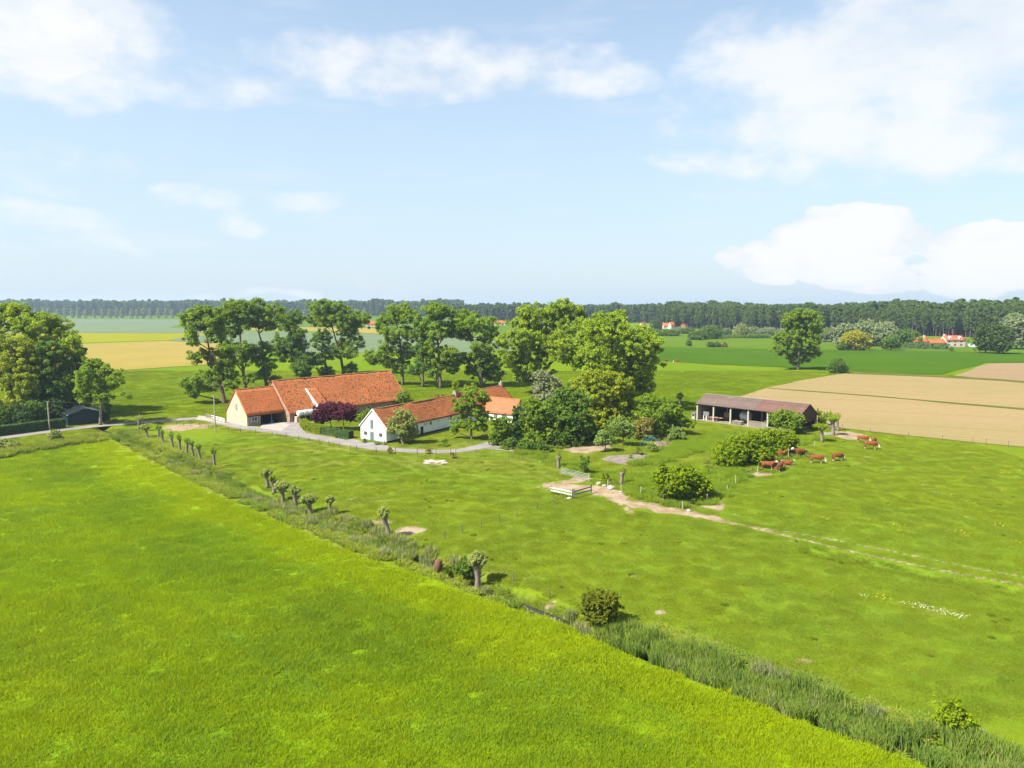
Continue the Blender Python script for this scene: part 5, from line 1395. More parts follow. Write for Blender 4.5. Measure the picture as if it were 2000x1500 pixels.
HB = [(1248, 649, 16, 13, L_dark, 'dark bush in front of the pale half-hidden village house'), (1272, 651, 18, 9, L_dark, 'low dark bush below the rounded village tree'), (1326, 650, 14, 11, L_silver, 'silvery bush in front of the end-on village house'), (1342, 652, 16, 12, L_dark, 'dark bush before the small pale village house'),
      (1345, 676, 5, 12, L_dark, 'small dark bush alone on the light green meadow'), (1388, 678, 7, 11, L_dark, 'leftmost of three low bushes on the light green meadow'), (1400, 678, 7, 10, L_dark, 'middle of three low bushes on the light green meadow'), (1414, 678, 6, 10, L_brown, 'brownish rightmost of three low bushes on the light green meadow'),
      (1362, 664, 18, 18, L_dark, 'dark rounded bush at the meadow edge below the village'), (1388, 662, 24, 28, L_dark, 'wide dark bush mass right of the village roofs'), (1282, 648, 12, 26, L_poplar, 'rounded tree beside the village roof'), (1306, 656, 22, 12, L_dark, 'low dark hedge bush below the village'),
      (1418, 655, 12, 14, L_silver, 'silvery bush in the far hedgerow beside the dark mass'), (1446, 656, 14, 24, L_willow, 'yellowish tree in the far hedgerow'), (1470, 656, 16, 18, L_silver, 'silvery bush in the middle of the far hedgerow'), (1500, 657, 18, 18, L_silver, 'wide silvery bush in the far hedgerow'), (1525, 658, 12, 16, L_silver, 'silvery bush behind the lone tree'),
      (1480, 660, 30, 7, L_dark, 'long low dark hedge under the silvery bushes'), (1430, 660, 26, 6, L_dark, 'low dark hedge under the yellowish tree'), (1605, 662, 18, 16, L_dark, 'dark bush right behind the lone tree')]
for i, (u, v, ru, h, mt, lb) in enumerate(HB):
    shrub('hedgerow_bush', lb, 'bush', (u, v), [(u - ru * .4, v - h * .45, ru * .6, h * .4), (u + ru * .4, v - h * .5, ru * .6, h * .42), (u, v - h * .68, ru * .55, h * .3), (u, v - h * .3, ru * .9, h * .28)], mt, 80 + i, .75, group='bushes of the far hedgerow', rcmax=1.0)

# ------------------------------------------------------------------ pollard willows
def pollard(base, h, r, label, green=1.0, lean=(0, 0), thick=.24, seed=0, mat=None, flat=1.0, group='pollard willows along the ditch', k=60):
    B = G(*base); B[2] = float(ground_z(B[0], B[1])); s = math.hypot(B[1], CAMZ) / F
    H_, R_ = h * s, r * s; rnd = random.Random(seed); rng = np.random.RandomState(seed)
    root = empty('pollard_willow', tuple(B)); tag(root, label, 'tree', group)
    top = np.array([lean[0] * s, lean[1], H_ * .68]); m = MB()
    mid = top * .5 + [rnd.uniform(-.1, .1), rnd.uniform(-.1, .1), 0]
    m.tube([(0, 0, -.15), mid * .3, mid, top * .86, top, top + [0, 0, .12]], [thick * 1.35, thick * 1.05, thick * .9, thick * 1.1, thick * 1.55, thick * .9], 9)
    for i in range(7):
        a = i * .9 + rnd.random(); d = np.array([math.cos(a), math.sin(a), .25]) * thick * 1.25
        m.tube([top - [0, 0, .12], top + d, top + d * 1.25 + [0, 0, .12]], [thick * .7, thick * .55, thick * .3], 6)
    m.build('trunk', M_bark_pale, root, True)
    V = []; C = []
    sh = MB(); n = int(26 * green) + 6
    for i in range(n):
        a = rnd.random() * 6.283; q = rnd.random() ** .5
        p0 = top + np.array([math.cos(a), math.sin(a), 0]) * thick * 1.2 * q
        p1 = top + np.array([math.cos(a) * R_ * q, math.sin(a) * R_ * q, H_ * .34 * flat * (1.05 - .55 * q * q) * rnd.uniform(.75, 1.15) + .1])
        sh.tube([p0, p1], [.018, .008], 3, False)
        for t in (.35, .6, .8, 1.0): C.append(p0 * (1 - t) + p1 * t)
    sh.build('shoots', M_bark_pale, root)
    C = np.array(C); Vv, Fq, tint = leaf_cloud(C, np.full(len(C), max(.12, R_ * .22)), int(14 * max(green, .4)), .15, rng, 1.0, .4)
    me = np_mesh('leaves', Vv, Fq, mat or L_willow, fattr=dict(tint=tint)); link(bpy.data.objects.new('leaves', me), root)
    return root


PL = [(272, 842, 30, 9, .5, 'straggly pollard at the far end of the ditch, by the lane', L_willow), (290, 856, 26, 11, 1.2, 'bushy pollard willow second from the lane end', L_willow), (309, 856, 26, 6, .4, 'thin pollard with bare head beside the bushy one', L_elm), (320, 866, 26, 6, .4, 'pollard with side shoots at the edge of the brown soil', L_elm),
      (339, 876, 32, 6, .35, 'first of the close row of bare-headed pollards', L_elm), (352, 882, 32, 6, .35, 'second of the close row of bare-headed pollards', L_elm), (366, 888, 32, 7, .35, 'third of the close row of bare-headed pollards', L_elm), (378, 895, 34, 7, .4, 'fourth and thickest of the close row of bare-headed pollards', L_elm), (392, 900, 34, 7, .35, 'last of the close row of bare-headed pollards', L_elm), (420, 912, 38, 8, .4, 'twisted pollard standing alone past the close row', L_elm),
      (523, 952, 34, 11, 1.3, 'green-tufted pollard, first of the middle group', L_willow), (536, 962, 32, 8, .9, 'smaller yellowish pollard behind the tufted ones', L_lime), (553, 975, 42, 14, 1.5, 'large green-tufted pollard leaning in the middle group', L_willow), (579, 982, 36, 12, 1.2, 'pollard with flat green tuft in the middle group', L_willow), (608, 998, 44, 16, 1.6, 'broadest green-tufted pollard of the middle group', L_willow), (644, 1003, 33, 10, 1.2, 'slim young pollard with pale trunk, last of the middle group', L_willow)]
for i, (u, v, h, r, g, lb, mt) in enumerate(PL):
    pollard((u, v), h, r, lb, g, (random.Random(i).uniform(-5, 2), 0), (.13 if u in (644,) else .24) * (1.15 if u > 500 else .9), 200 + i, mt)
pollard((762, 1050), 56, 13, 'leaning pollard beside the bare pale soil', 1.1, (-11, 0), .27, 230, L_willow)
pollard((931, 1133), 72, 18, 'nearest and largest pollard willow, beside the small dark bush', 1.7, (2, 0), .32, 231, L_willow)
PG = 'pollard stumps round the garden fence'
pollard((1091, 914), 30, 5, 'bare pollard stump beside the metal gate', .12, (0, 0), .30, 232, L_elm, group=PG)
pollard((1213, 948), 34, 8, 'leaning pollard stump with a few leaves at the garden fence', .25, (2, 0), .27, 233, L_bush, group=PG)
pollard((1327, 803), 34, 7, 'slim pollard with round head left of the cattle shed', 1.0, (0, 0), .25, 234, L_dark, group=PG)
PR = 'pollards beside the cattle'
pollard((1606, 863), 40, 15, 'flat-topped bright pollard nearest the cattle', 1.6, (-3, 0), .30, 235, L_bush, flat=.35, group=PR)
pollard((1627, 850), 40, 13, 'thick pollard with blossoming top behind the flat-topped one', 1.2, (-2, 0), .36, 236, L_lime, flat=.8, group=PR)
pollard((1637, 842), 34, 8, 'pale-trunked pollard at the edge of the beige field', .5, (-3, 0), .24, 237, L_brown, group=PR)
shrub('sprouting_stump', 'bright leafy sprouting stump rising behind the flat-topped pollard', 'tree', (1604, 838), [(1598, 806, 6, 5), (1606, 818, 9, 9), (1618, 810, 7, 5), (1604, 830, 8, 6)], L_bush, 238, .24, r0=.2)
shrub('corner_shrub', 'thin greyish shrub at the corner of the cattle shed', 'shrub', (1578, 832), [(1578, 815, 7, 9), (1584, 822, 6, 6)], L_apple, 239, .22)

# ------------------------------------------------------------------ hedges and ivy
def hedge(name, label, pts, width, height, mat, seed, leaf=.16, n_per=260):
    """clipped hedge along ground points: dense leaves over a solid box of twigs"""
    rng = np.random.RandomState(seed); pts = [np.asarray(p, float) for p in pts]; B = pts[0]
    root = empty(name, (B[0], B[1], 0)); tag(root, label, 'hedge')
    core = MB(); allP = []; allN = []
    for a, b in zip(pts[:-1], pts[1:]):
        d = (b - a)[:2]; L = np.linalg.norm(d); d = d / L; n = np.array([-d[1], d[0]])
        def P(t, s, z): return np.array([a[0] + d[0] * t + n[0] * s - B[0], a[1] + d[1] * t + n[1] * s - B[1], z])
        w = width / 2 - .08
        q = [P(0, -w, 0), P(L, -w, 0), P(L, w, 0), P(0, w, 0)]
        core.prism(q, (0, 0, height - .08))
        m = int(n_per * L * (width + 2 * height) / 3.0)
        t = rng.rand(m) * L; z = rng.rand(m) * height; s = (rng.rand(m) - .5) * width; side = rng.rand(m)
        for i in range(m):
            f = side[i] * (width + 2 * height + .6)
            if f < width: allP.append(P(t[i], s[i], height + rng.normal(0, .05))); allN.append((0, 0, 1))
            elif f < width + height: allP.append(P(t[i], width / 2 + rng.normal(0, .04), z[i])); allN.append((n[0], n[1], .2))
            elif f < width + 2 * height: allP.append(P(t[i], -width / 2 + rng.normal(0, .04), z[i])); allN.append((-n[0], -n[1], .2))
            else: e = rng.rand() < .5; allP.append(P(0 if e else L, s[i], z[i])); allN.append((-d[0], -d[1], .2) if e else (d[0], d[1], .2))
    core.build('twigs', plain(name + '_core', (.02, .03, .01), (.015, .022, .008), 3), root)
    p = np.array(allP); nrm = np.array(allN) + rng.normal(0, .45, (len(p), 3)); nrm /= np.linalg.norm(nrm, axis=1)[:, None]
    t = np.cross(nrm, rng.normal(0, 1, p.shape)); t /= np.linalg.norm(t, axis=1)[:, None]; b = np.cross(nrm, t)
    s = leaf * (.6 + .8 * rng.rand(len(p)))[:, None]
    V = np.stack([p - t * s * .7, p + t * s * .4 - b * s * .6, p + t * s * .4 + b * s * .6], 1).reshape(-1, 3)
    me = np_mesh('foliage', V, np.arange(len(p))[:, None] * 3 + [0, 1, 2], mat, fattr=dict(tint=rng.rand(len(p)))); link(bpy.data.objects.new('foliage', me), root)


hedge('clipped_hedge', 'clipped yellow-green hedge curving past the yard entrance', GP([(592, 830), (600, 840), (632, 847)]), 1.6, 1.45, L_hedge, 300)
hedge('clipped_hedge', 'dark clipped hedge under the purple-leaved trees', GP([(633, 848), (660, 851)]), 1.5, 1.4, L_hedge_d, 301)
hedge('clipped_hedge', 'dark clipped hedge block nearest the white gable', GP([(660, 854), (686, 856)]), 1.9, 1.5, L_hedge_d, 302)
hedge('lane_hedge', 'long dark hedge along the lane below the broad trees', GP([(-70, 860), (0, 851), (60, 843), (126, 835)]), 1.6, 2.0, L_hedge_d, 303, .2)
hedge('trimmed_hedge', 'long low trimmed hedge before the far house', GP([(1755, 680.5), (1850, 682.5)]), 3.0, 3.0, L_hedge_d, 304, .9, 20)
rng = np.random.RandomState(9)
cp = np.array(bw(byre, LB - .4, WW / 2, RW + .9))
Cc = np.stack([rng.uniform(-.65, .65, 60), rng.uniform(-.6, .6, 60), rng.uniform(-.2, 2.6, 60)], 1)
Vv, Fq, tint = leaf_cloud(Cc, np.full(60, .35), 26, .17, rng)
iv = empty('ivy', tuple(cp)); tag(iv, 'ivy column growing over the middle chimney of the farmhouse', 'ivy')
me = np_mesh('leaves', Vv, Fq, L_bush, fattr=dict(tint=tint)); link(bpy.data.objects.new('leaves', me), iv)
MB().tube([(0, 0, -.8), (.1, 0, .6), (-.05, 0, 2.4)], [.09, .08, .05], 5).build('stem', M_bark, iv)
# weeds growing up round the feet of the bushes
wx, wy = [], []
for (bx_, by_, br_) in SKIRTS:
    if 55 < by_ < 175 and not on_lane(np.array([bx_]), np.array([by_]), 1.0)[0]:
        n_ = int(10 + br_ * 14); a_ = RNG.rand(n_) * 6.283; q_ = br_ * (.55 + .6 * RNG.rand(n_)); wx += list(bx_ + np.cos(a_) * q_); wy += list(by_ + np.sin(a_) * q_ * .8)
wx, wy = np.array(wx), np.array(wy); k = ~on_lane(wx, wy, .6) & keep(wx, wy, NOGRASS); wx, wy = wx[k], wy[k]
scatter('skirting_grass', pts3(wx, wy), S_rank, 'weeds and long grass round the feet of the bushes', .5 + .4 * RNG.rand(len(wx)), RNG, .3 + .5 * RNG.rand(len(wx)), RNG.rand(len(wx)))
#@@WOODS

# ------------------------------------------------------------------ poplar wood, far woods
def poplar(name, seed, H_=30.0, bare=.34, wid=4.2, leaf=1.15, n=110, mat=None):
    rng = np.random.RandomState(seed); C = []
    for i in range(n):
        t = rng.rand() ** .85; z = H_ * (bare + (1 - bare) * t); r = wid * (1.05 - abs(t - .42) * 1.25) * math.sqrt(rng.rand())
        a = rng.rand() * 6.283; C.append((math.cos(a) * r, math.sin(a) * r, z))
    V, Fq, tint = leaf_cloud(np.array(C), rng.uniform(.9, 1.7, n), 11, leaf, rng, .9, .5)
    return np_mesh(name, V, Fq, mat or L_poplar, fattr=dict(tint=tint))


M_ptrunk = plain('poplar_bark', (.13, .105, .085), (.09, .072, .06), .8, .95)
protos = []
for q in range(4):
    me = poplar('crown', 400 + q, 31 - q, .30 + .05 * (q % 3), 4.4 + .3 * q)
    b = MB(); b.tube([(0, 0, -.3), (.1, 0, 10), (0, .1, 20), (0, 0, 27)], [.42, .34, .2, .06], 6)
    for k_ in range(6):
        a = k_ * 1.05 + q; z = 11 + k_ * 2.2
        b.tube([(0, 0, z), (math.cos(a) * 2.4, math.sin(a) * 2.4, z + 3)], [.13, .04], 4, False)
    tm = b.build('trunk', M_ptrunk); COL.objects.unlink(tm)
    protos.append((me, tm.data)); bpy.data.objects.remove(tm)
EDGE = GP([(1285, 640.5), (1400, 644), (1560, 649), (1700, 653.5), (1850, 658), (2000, 662), (2130, 665.5)])
rr = random.Random(77); cnt = 0
acc_l = [0]
for a, b in zip(EDGE[:-1], EDGE[1:]): acc_l.append(acc_l[-1] + np.linalg.norm(b - a))


def along(t):
    for i in range(len(EDGE) - 1):
        if t <= acc_l[i + 1] or i == len(EDGE) - 2:
            f = (t - acc_l[i]) / (acc_l[i + 1] - acc_l[i]); p = EDGE[i] * (1 - f) + EDGE[i + 1] * f
            d = EDGE[i + 1] - EDGE[i]; d = d / np.linalg.norm(d); return p, np.array([-d[1], d[0], 0]) * (1 if d[0] > 0 else -1)


step = acc_l[-1] / 72
for row in range(4):
    for i in range(73):
        p, nrm = along(min(acc_l[-1], i * step)); p = p + nrm * (row * 8.5 + rr.uniform(-4, 4)) + np.array([rr.uniform(-3.2, 3.2), 0, 0])
        cm, tm = protos[rr.randrange(4)]
        root = empty('poplar_tree', (p[0], p[1], 0), rr.random() * 6.28); s_ = rr.uniform(.82, 1.04) * (.86 + .03 * i / 73) * (.90 + .2 * float(vnoise(p[0], p[1], 30))); root.scale = (s_, s_, s_)
        link(bpy.data.objects.new('trunk', tm), root); link(bpy.data.objects.new('crown', cm), root)
        tag(root, 'tall poplar in the wood that closes the view on the right', 'tree', 'poplars of the wood beyond the far house')


def wood(name, label, poly, n, scale, src, seed):
    r = np.random.RandomState(seed); poly = np.array(poly); x0, y0 = poly[:, :2].min(0); x1, y1 = poly[:, :2].max(0)
    X = x0 + (x1 - x0) * r.rand(n * 6); Y = y0 + (y1 - y0) * r.rand(n * 6); k = in_poly(X, Y, poly); X, Y = X[k][:n], Y[k][:n]
    sc = scale * (.78 + .22 * r.rand(len(X)) + .24 * vnoise(X, Y, 60) * vnoise(X + 9, Y, 17) * 1.6)
    scatter(name, np.stack([X, Y, np.zeros(len(X))], 1), src, label, sc * 1.15, r, sc)


src_far = bpy.data.objects.new('far_poplar', poplar('far_poplar', 500, 30, .05, 5.2, 2.0, 60))
src_sil = bpy.data.objects.new('far_willow', poplar('far_willow', 501, 22, .05, 5.5, 1.6, 60, L_silver))


def band(pts, depth):
    P_ = GP(pts); out_ = [p + np.array([0, depth, 0]) + np.array([p[0] / p[1] * depth, 0, 0]) for p in P_[::-1]]
    return P_ + out_


wood('poplar_wood', 'deep poplar wood behind the front rows on the right', [p + np.array([14, 34, 0]) for p in EDGE] + [p + np.array([60, 190, 0]) for p in EDGE[::-1]], 1500, .86, src_far, 1)
wood('middle_wood', 'distant wooded rise beyond the village roofs', band([(880, 629), (1000, 629), (1150, 630), (1300, 632), (1420, 636)], 300), 1500, .82, src_far, 2)
wood('far_wood', 'blue distant wood across the left horizon', band([(-700, 618), (-100, 618), (300, 618), (600, 618), (780, 619), (905, 619)], 420), 3600, 1.10, src_far, 3)
wood('distant_wood', 'faint distant trees closing the horizon in the middle', band([(-200, 608), (600, 608), (905, 609), (1300, 609), (2400, 609)], 600), 2200, .85, src_far, 4)
rr = random.Random(5)
wm = src_sil.data
for i in range(46):
    u = 70 + i * 14.2 + rr.uniform(-3, 3); p = G(u, 621.8 + .3 * math.sin(i))
    root = empty('silver_willow', (p[0], p[1], 0), rr.random() * 6.28); s_ = rr.uniform(.78, .98); root.scale = (s_, s_, s_)
    link(bpy.data.objects.new('crown', wm), root)
    b = None
    link(bpy.data.objects.new('trunk', protos[0][1]), root).scale = (1, 1, .5)
    tag(root, 'pale silvery willow in the far row below the blue wood', 'tree', 'silver willows below the far wood')

# ------------------------------------------------------------------ far houses
M_froof = tile_mat('far_orange_tiles', (.46, .125, .045), (.40, .10, .038), (.32, .09, .04), .5, .3)
M_cream = plain('cream_render', (.52, .46, .36), (.46, .41, .32), .4)


def cottage(name, label, px, depth=7.0, secs=(), rz=0.0, group=None):
    """secs: (x0, x1, eave, ridge, wall, dormers, windows)"""
    B = G(*px); root = empty(name, (B[0], B[1], 0), rz); tag(root, label, 'house', group)
    for j, (x0, x1, ev, rd, wm_, dorm, wins) in enumerate(secs):
        MB().box(x0, x1, 0, depth, 0, ev).build('wall', wm_, root)
        for xx in (x0, x1 - .25):
            MB().prism([(xx, .02, ev), (xx, depth - .02, ev), (xx, depth / 2, rd - .1)], (.25, 0, 0)).build('gable', wm_, root)
        slope('roof', (x0 - .2, -.35, ev - .2), (x1 + .2, -.35, ev - .2), (x0 - .2, depth / 2, rd), (x1 + .2, depth / 2, rd), M_froof, root, .15, 6, 3, .02)
        slope('roof', (x0 - .2, depth + .35, ev - .2), (x1 + .2, depth + .35, ev - .2), (x0 - .2, depth / 2, rd), (x1 + .2, depth / 2, rd), M_froof, root, .15, 6, 3, .02)
        for (wx, wz, ww_, wh, kind) in wins:
            if kind == 'd': panel('door', root, wx, wx + ww_, wz, wz + wh, 0, -1, M_dark)
            else: window(root, wx, wx + ww_, wz, wz + wh, 0, -1)
        for dx in dorm:
            zd = ev + (rd - ev) * .35
            d_ = MB().prism([(dx - .8, .6, zd - .3), (dx + .8, .6, zd - .3), (dx + .8, .6, zd + .6), (dx, .6, zd + 1.5), (dx - .8, .6, zd + .6)], (0, 2.2, 0)).build('dormer', M_whitepaint, root)
            MB().box(dx - .4, dx + .4, .54, .6, zd - .05, zd + .7).build('pane', M_glass, d_)
    return root


fh = cottage('far_house', 'long cream farmhouse with bright orange roofs before the poplar wood', (1786, 678), 8.0, [
    (0, 9.0, 3.4, 6.2, M_cream, (), [(1.5, 1, 1, 1.2, 'w'), (6.4, 1, 1, 1.2, 'w')]),
    (9.05, 20.2, 2.6, 5.0, M_cream, (), [(10.2 + 2.6 * i, 0, 1.3, 2.1, 'd') for i in range(4)]),
    (20.25, 32.4, 4.4, 7.2, M_cream, (23.2, 29.4), [(21.2 + 3.9 * i, .7, 1.5, 1.5, 'w') for i in range(3)] + [(21.2 + 3.9 * i, 2.9, 1.5, 1.1, 'w') for i in range(3)])])
MB().box(7.6, 8.6, 3.5, 4.5, 5.6, 7.4).build('chimney', M_cream, fh); MB().box(20.6, 21.5, 3.5, 4.5, 6.6, 8.2).build('chimney', M_cream, fh)
tag(MB().box(0, 8.5, -.15, .15, 0, 2.0).build('garden_wall', M_white), 'white garden wall beside the far orange-roofed house', 'wall')
o = bpy.data.objects['garden_wall']; p = G(1884.5, 677.6); o.location = (p[0], p[1], 0)
VG = 'houses of the far village'
cottage('village_house', 'orange-roofed village house showing its long side', (1296, 642), 7, [(0, 9, 2.8, 6.4, M_cream, (), [(1.5, 1, 1.2, 1.4, 'w'), (6, 1, 1.2, 1.4, 'w')])], 0, VG)
cottage('village_house', 'orange-roofed village house end-on beside the long one', (1311, 642.3), 6, [(0, 6, 3.4, 7.4, M_cream, (), [(2, 1, 1.2, 1.4, 'w')])], .5, VG)
cottage('village_house', 'pale village house half hidden beside the rounded tree', (1256, 642), 6, [(0, 7, 3, 6.6, M_cream, (), [(2, 1, 1.2, 1.4, 'w')])], .9, VG)
cottage('village_house', 'small pale village house at the foot of the wood', (1330, 642), 6, [(0, 6, 2.8, 6.2, M_cream, (), [(2, 1, 1.2, 1.4, 'w')])], -.8, VG)
cottage('far_barn', 'long orange-roofed barn far behind the farmhouse trees', (965, 635.5), 9, [(0, 15, 2.6, 6.2, M_cream, (), [(4, 0, 2, 2, 'd'), (10, 0, 2, 2, 'd')])])
cottage('far_cottage', 'tiny orange-roofed cottage seen between the tall trees', (715, 638.5), 8, [(0, 11, 3, 7, M_cream, (), [(3, 0, 1.2, 2, 'd'), (7, 1, 1.2, 1.3, 'w')])])

# ------------------------------------------------------------------ fences, gates, poles
M_post = plain('fence_post', (.17, .145, .115), (.11, .092, .072), 3, .9)
M_post_pale = plain('pale_post', (.40, .35, .27), (.30, .255, .19), 3, .9)


def fence(label, px, h=1.05, r=.055, wires=(.5, .9), mat=None, seed=0, name='wire_fence', grp=None):
    pts = GP(px); rnd = random.Random(seed); B = pts[0]
    root = empty(name, (B[0], B[1], 0)); tag(root, label, 'fence', grp); tops = []
    for p in pts:
        z = float(ground_z(p[0], p[1])); t = np.array([rnd.uniform(-.1, .1), rnd.uniform(-.05, .05), h * rnd.uniform(.85, 1.12)])
        b0 = np.array([p[0] - B[0], p[1] - B[1], z]); tops.append((b0, t))
        MB().tube([b0 - [0, 0, .2], b0 + t], [r * rnd.uniform(.9, 1.2), r], 6).build('post', mat or M_post, root)
    for w_ in wires:
        m = MB()
        for (a, ta), (b, tb) in zip(tops[:-1], tops[1:]):
            m.tube([a + ta * w_, (a + ta * w_ + b + tb * w_) / 2 - [0, 0, .03], b + tb * w_], .008, 3, False)
        m.build('wire', M_iron, root)
    return root


fence('wire fence with thin posts along the lower edge of the lane', [(305, 826), (326, 828), (345, 829), (359, 831), (373, 832), (391, 834), (408, 837), (446, 842), (470, 845), (499, 848), (531, 852), (559, 856), (583, 860), (603, 864), (624, 868), (643, 871), (664, 875), (685, 880), (697, 882), (735, 884), (772, 886), (815, 887), (852, 888), (880, 888), (890, 889), (930, 889), (965, 892), (994, 895)], seed=1)
fence('wire fence crossing the pasture from the ditch to the wooden rails', [(828, 1080), (842, 1078), (869, 1054), (903, 1042), (939, 1031), (976, 1019), (1010, 1008), (1050, 995), (1083, 985), (1100, 978)], 1.0, .05, seed=2)
fence('row of short posts on the pasture side of the ditch', [(790, 1066), (808, 1070), (842, 1082), (882, 1098), (1002, 1135), (1073, 1165)], .9, .06, (.85,), seed=3)
fence('row of short pale posts along the meadow edge of the ditch', [(840, 1115), (925, 1140), (980, 1160), (1032, 1183), (1083, 1200), (1094, 1205)], .8, .05, (.85,), M_post_pale, 4)
fence('wire fence along the garden bank and corner bush', [(1187, 953), (1213, 960), (1251, 968), (1295, 982), (1334, 994), (1380, 982), (1420, 960), (1437, 945), (1480, 925), (1540, 895), (1590, 872)], 1.15, .07, (.45, .9), M_post_pale, 5)
fence('thin fence between cattle pasture and beige seedbed', [(1645, 838), (1700, 845), (1774, 853), (1840, 860), (1900, 866), (1925, 869), (1970, 873), (2030, 880)], 1.1, .05, (.5, .9), None, 6)
fence('short fence behind the gate stump along the garden', [(1000, 893), (1020, 898), (1050, 905), (1066, 909), (1085, 913)], 1.0, .05, (.5, .9), None, 7)

ga, gb = G(1097.6, 927.5), G(1149.5, 940.5)
gate = empty('metal_gate', (ga[0], ga[1], 0), math.atan2((gb - ga)[1], (gb - ga)[0]))
tag(gate, 'galvanised five-bar metal field gate standing open by the pollard stump', 'gate')
gl = float(np.linalg.norm((gb - ga)[:2]))
for z in (.22, .44, .66, .88, 1.12): MB().tube([(0, 0, z), (gl, 0, z)], .028, 6).build('bar', M_steel, gate)
for x in (0, gl * .12, gl * .58, gl): MB().tube([(x, 0, .12), (x, 0, 1.2)], .04, 6).build('upright', M_steel, gate)
for x in (-.15, gl + .12): MB().tube([(x, 0, -.2), (x, 0, 1.35)], .07, 8).build('gate_post', M_post_pale, gate)


def rails(label, a, b, mat, zs, h, name='rail_barrier'):
    p, q = G(*a), G(*b); root = empty(name, (p[0], p[1], 0), math.atan2((q - p)[1], (q - p)[0])); tag(root, label, 'fence', 'wooden rail barriers')
    L = float(np.linalg.norm((q - p)[:2]))
    for x in (.08, L - .08): MB().box(x - .07, x + .07, -.07, .07, -.2, h).build('post', M_post, root)
    for z in zs: MB().box(.0, L, -.115, -.075, z, z + .2).build('rail', mat, root)


rails('white two-rail wooden barrier beside the worn path', (1076.4, 964.5), (1118, 973.5), plain('weathered_white_rail', (.50, .49, .48), (.40, .39, .38), 2), (.45, .85), 1.2)
rails('grey two-rail wooden barrier meeting the white one at a corner', (1119.5, 973.5), (1155, 963.5), plain('weathered_grey_rail', (.26, .24, .23), (.20, .185, .175), 2), (.45, .9), 1.35)
rails('white rail fence beside the pale brick gable', (414, 819), (440, 826.5), M_whitepaint, (.35, .85), 1.2)
rails('dark board fence behind the white rails near the gable', (402, 815), (416, 819), M_wood, (.2, .5, .8), 1.15)


def pole(px, h, label, r=.13):
    B = G(*px); root = empty('utility_pole', (B[0], B[1], 0)); tag(root, label, 'pole', 'utility poles')
    MB().tube([(0, 0, -.3), (0, 0, h)], [r * 1.15, r * .85], 10).build('shaft', M_post_pale, root)
    MB().box(-.35, .35, -.05, .05, h - .22, h - .12).build('crossarm', M_wood, root)
    for x in (-.28, .28): MB().tube([(x, 0, h - .12), (x, 0, h + .03)], .035, 6).build('insulator', M_whitepaint, root)
    return np.array([B[0], B[1], h])


t1 = pole((97, 840), 6.3, 'pale utility pole before the hedge beside the round bush'); t2 = pole((421, 844), 8.0, 'tall utility pole between lane and barn gable')
t0 = np.array([t1[0] - 42, t1[1] - 16, 6.6]); t3 = np.array(bw(barn, 4.0, W1 / 2, R1 + .4))
for a, b, lb in ((t1, t2, 'thin overhead wire between the two utility poles'), (t0, t1, 'thin overhead wire leaving the hedge pole out of view'), (t2, t3, 'thin overhead wire from the tall pole to the barn roof')):
    m = MB(); m.tube([a * (1 - k_ / 12) + b * (k_ / 12) - np.array([0, 0, .9]) * (4 * (k_ / 12) * (1 - k_ / 12)) for k_ in range(13)], .014, 4, False)
    tag(m.build('overhead_wire', M_iron), lb, 'wire')

# ------------------------------------------------------------------ small things about the farm
def boulder(px, r, label, mat, seed, flat=.6):
    rng = np.random.RandomState(seed); import bmesh
    bm = bmesh.new(); bmesh.ops.create_icosphere(bm, subdivisions=2, radius=r)
    for v in bm.verts: v.co *= 1 + rng.uniform(-.22, .22); v.co.z *= flat
    me = bpy.data.meshes.new('boulder'); bm.to_mesh(me); bm.free(); me.materials.append(mat)
    o = link(bpy.data.objects.new('boulder', me)); p = G(*px); o.location = (p[0], p[1], float(ground_z(p[0], p[1])) + r * flat * .35); o.rotation_euler = (0, 0, rng.rand() * 6)
    tag(o, label, 'rock', 'rocks by the worn path')


M_rock = plain('pale_rubble', (.42, .37, .31), (.32, .28, .23), 3, .95)
boulder((1170, 947), .55, 'pale boulder beside the grey rail barrier', M_rock, 1); boulder((1194, 955), .6, 'pale boulder at the foot of the leaning pollard stump', M_rock, 2); boulder((1181, 950), .35, 'small pale rock between the two boulders', M_rock, 6)
boulder((1112, 974), .32, 'small rock under the corner of the rail barrier', M_rock, 3); boulder((1345, 998), .35, 'small rock below the corner bush posts', M_rock, 4); boulder((1213, 963), .3, 'small rock beside the fence along the bank', M_rock, 5)
slab = empty('rubble_heap', tuple(G(852, 904))); tag(slab, 'broken pale concrete pieces lying in the paddock', 'rubble')
rr = random.Random(8)
for i in range(9):
    x, y = rr.uniform(-2, 2), rr.uniform(-1.4, 1.4); w_, d_ = rr.uniform(.3, .8), rr.uniform(.3, .7)
    o = MB().box(-w_, w_, -d_, d_, 0, .14).build('piece', M_rock, slab); o.location = (x, y, .03); o.rotation_euler = (rr.uniform(-.08, .08), rr.uniform(-.08, .08), rr.random() * 3)
for px, lb, sd in (((836, 886.5), 'withered tuft heap under the lane fence', 1), ((884, 893), 'dry weed clump beside the rubble', 2), ((762, 884), 'dry weed clump below the white gable', 3)):
    shrub('dry_weed', lb, 'weed', px, [(px[0], px[1] - 3, 6, 3)], L_brown, 700 + sd, .14, r0=.03)
p = G(848, 1085); stump_b = G(856, 1112)
st = empty('tree_stump', (stump_b[0], stump_b[1], 0)); tag(st, 'rusty brown broken stump in the weeds of the ditch', 'stump')
m = MB(); m.tube([(0, 0, -.5), (0, 0, .3), (.05, 0, .85), (.1, 0, 1.05)], [.45, .4, .42, .25], 9); m.build('bole', plain('rotten_wood', (.16, .08, .04), (.11, .055, .03), 4), st, True)
MB().tube([(.3, -.1, .3), (.65, -.2, .7)], [.14, .08], 6).build('snag', M_bark, st)
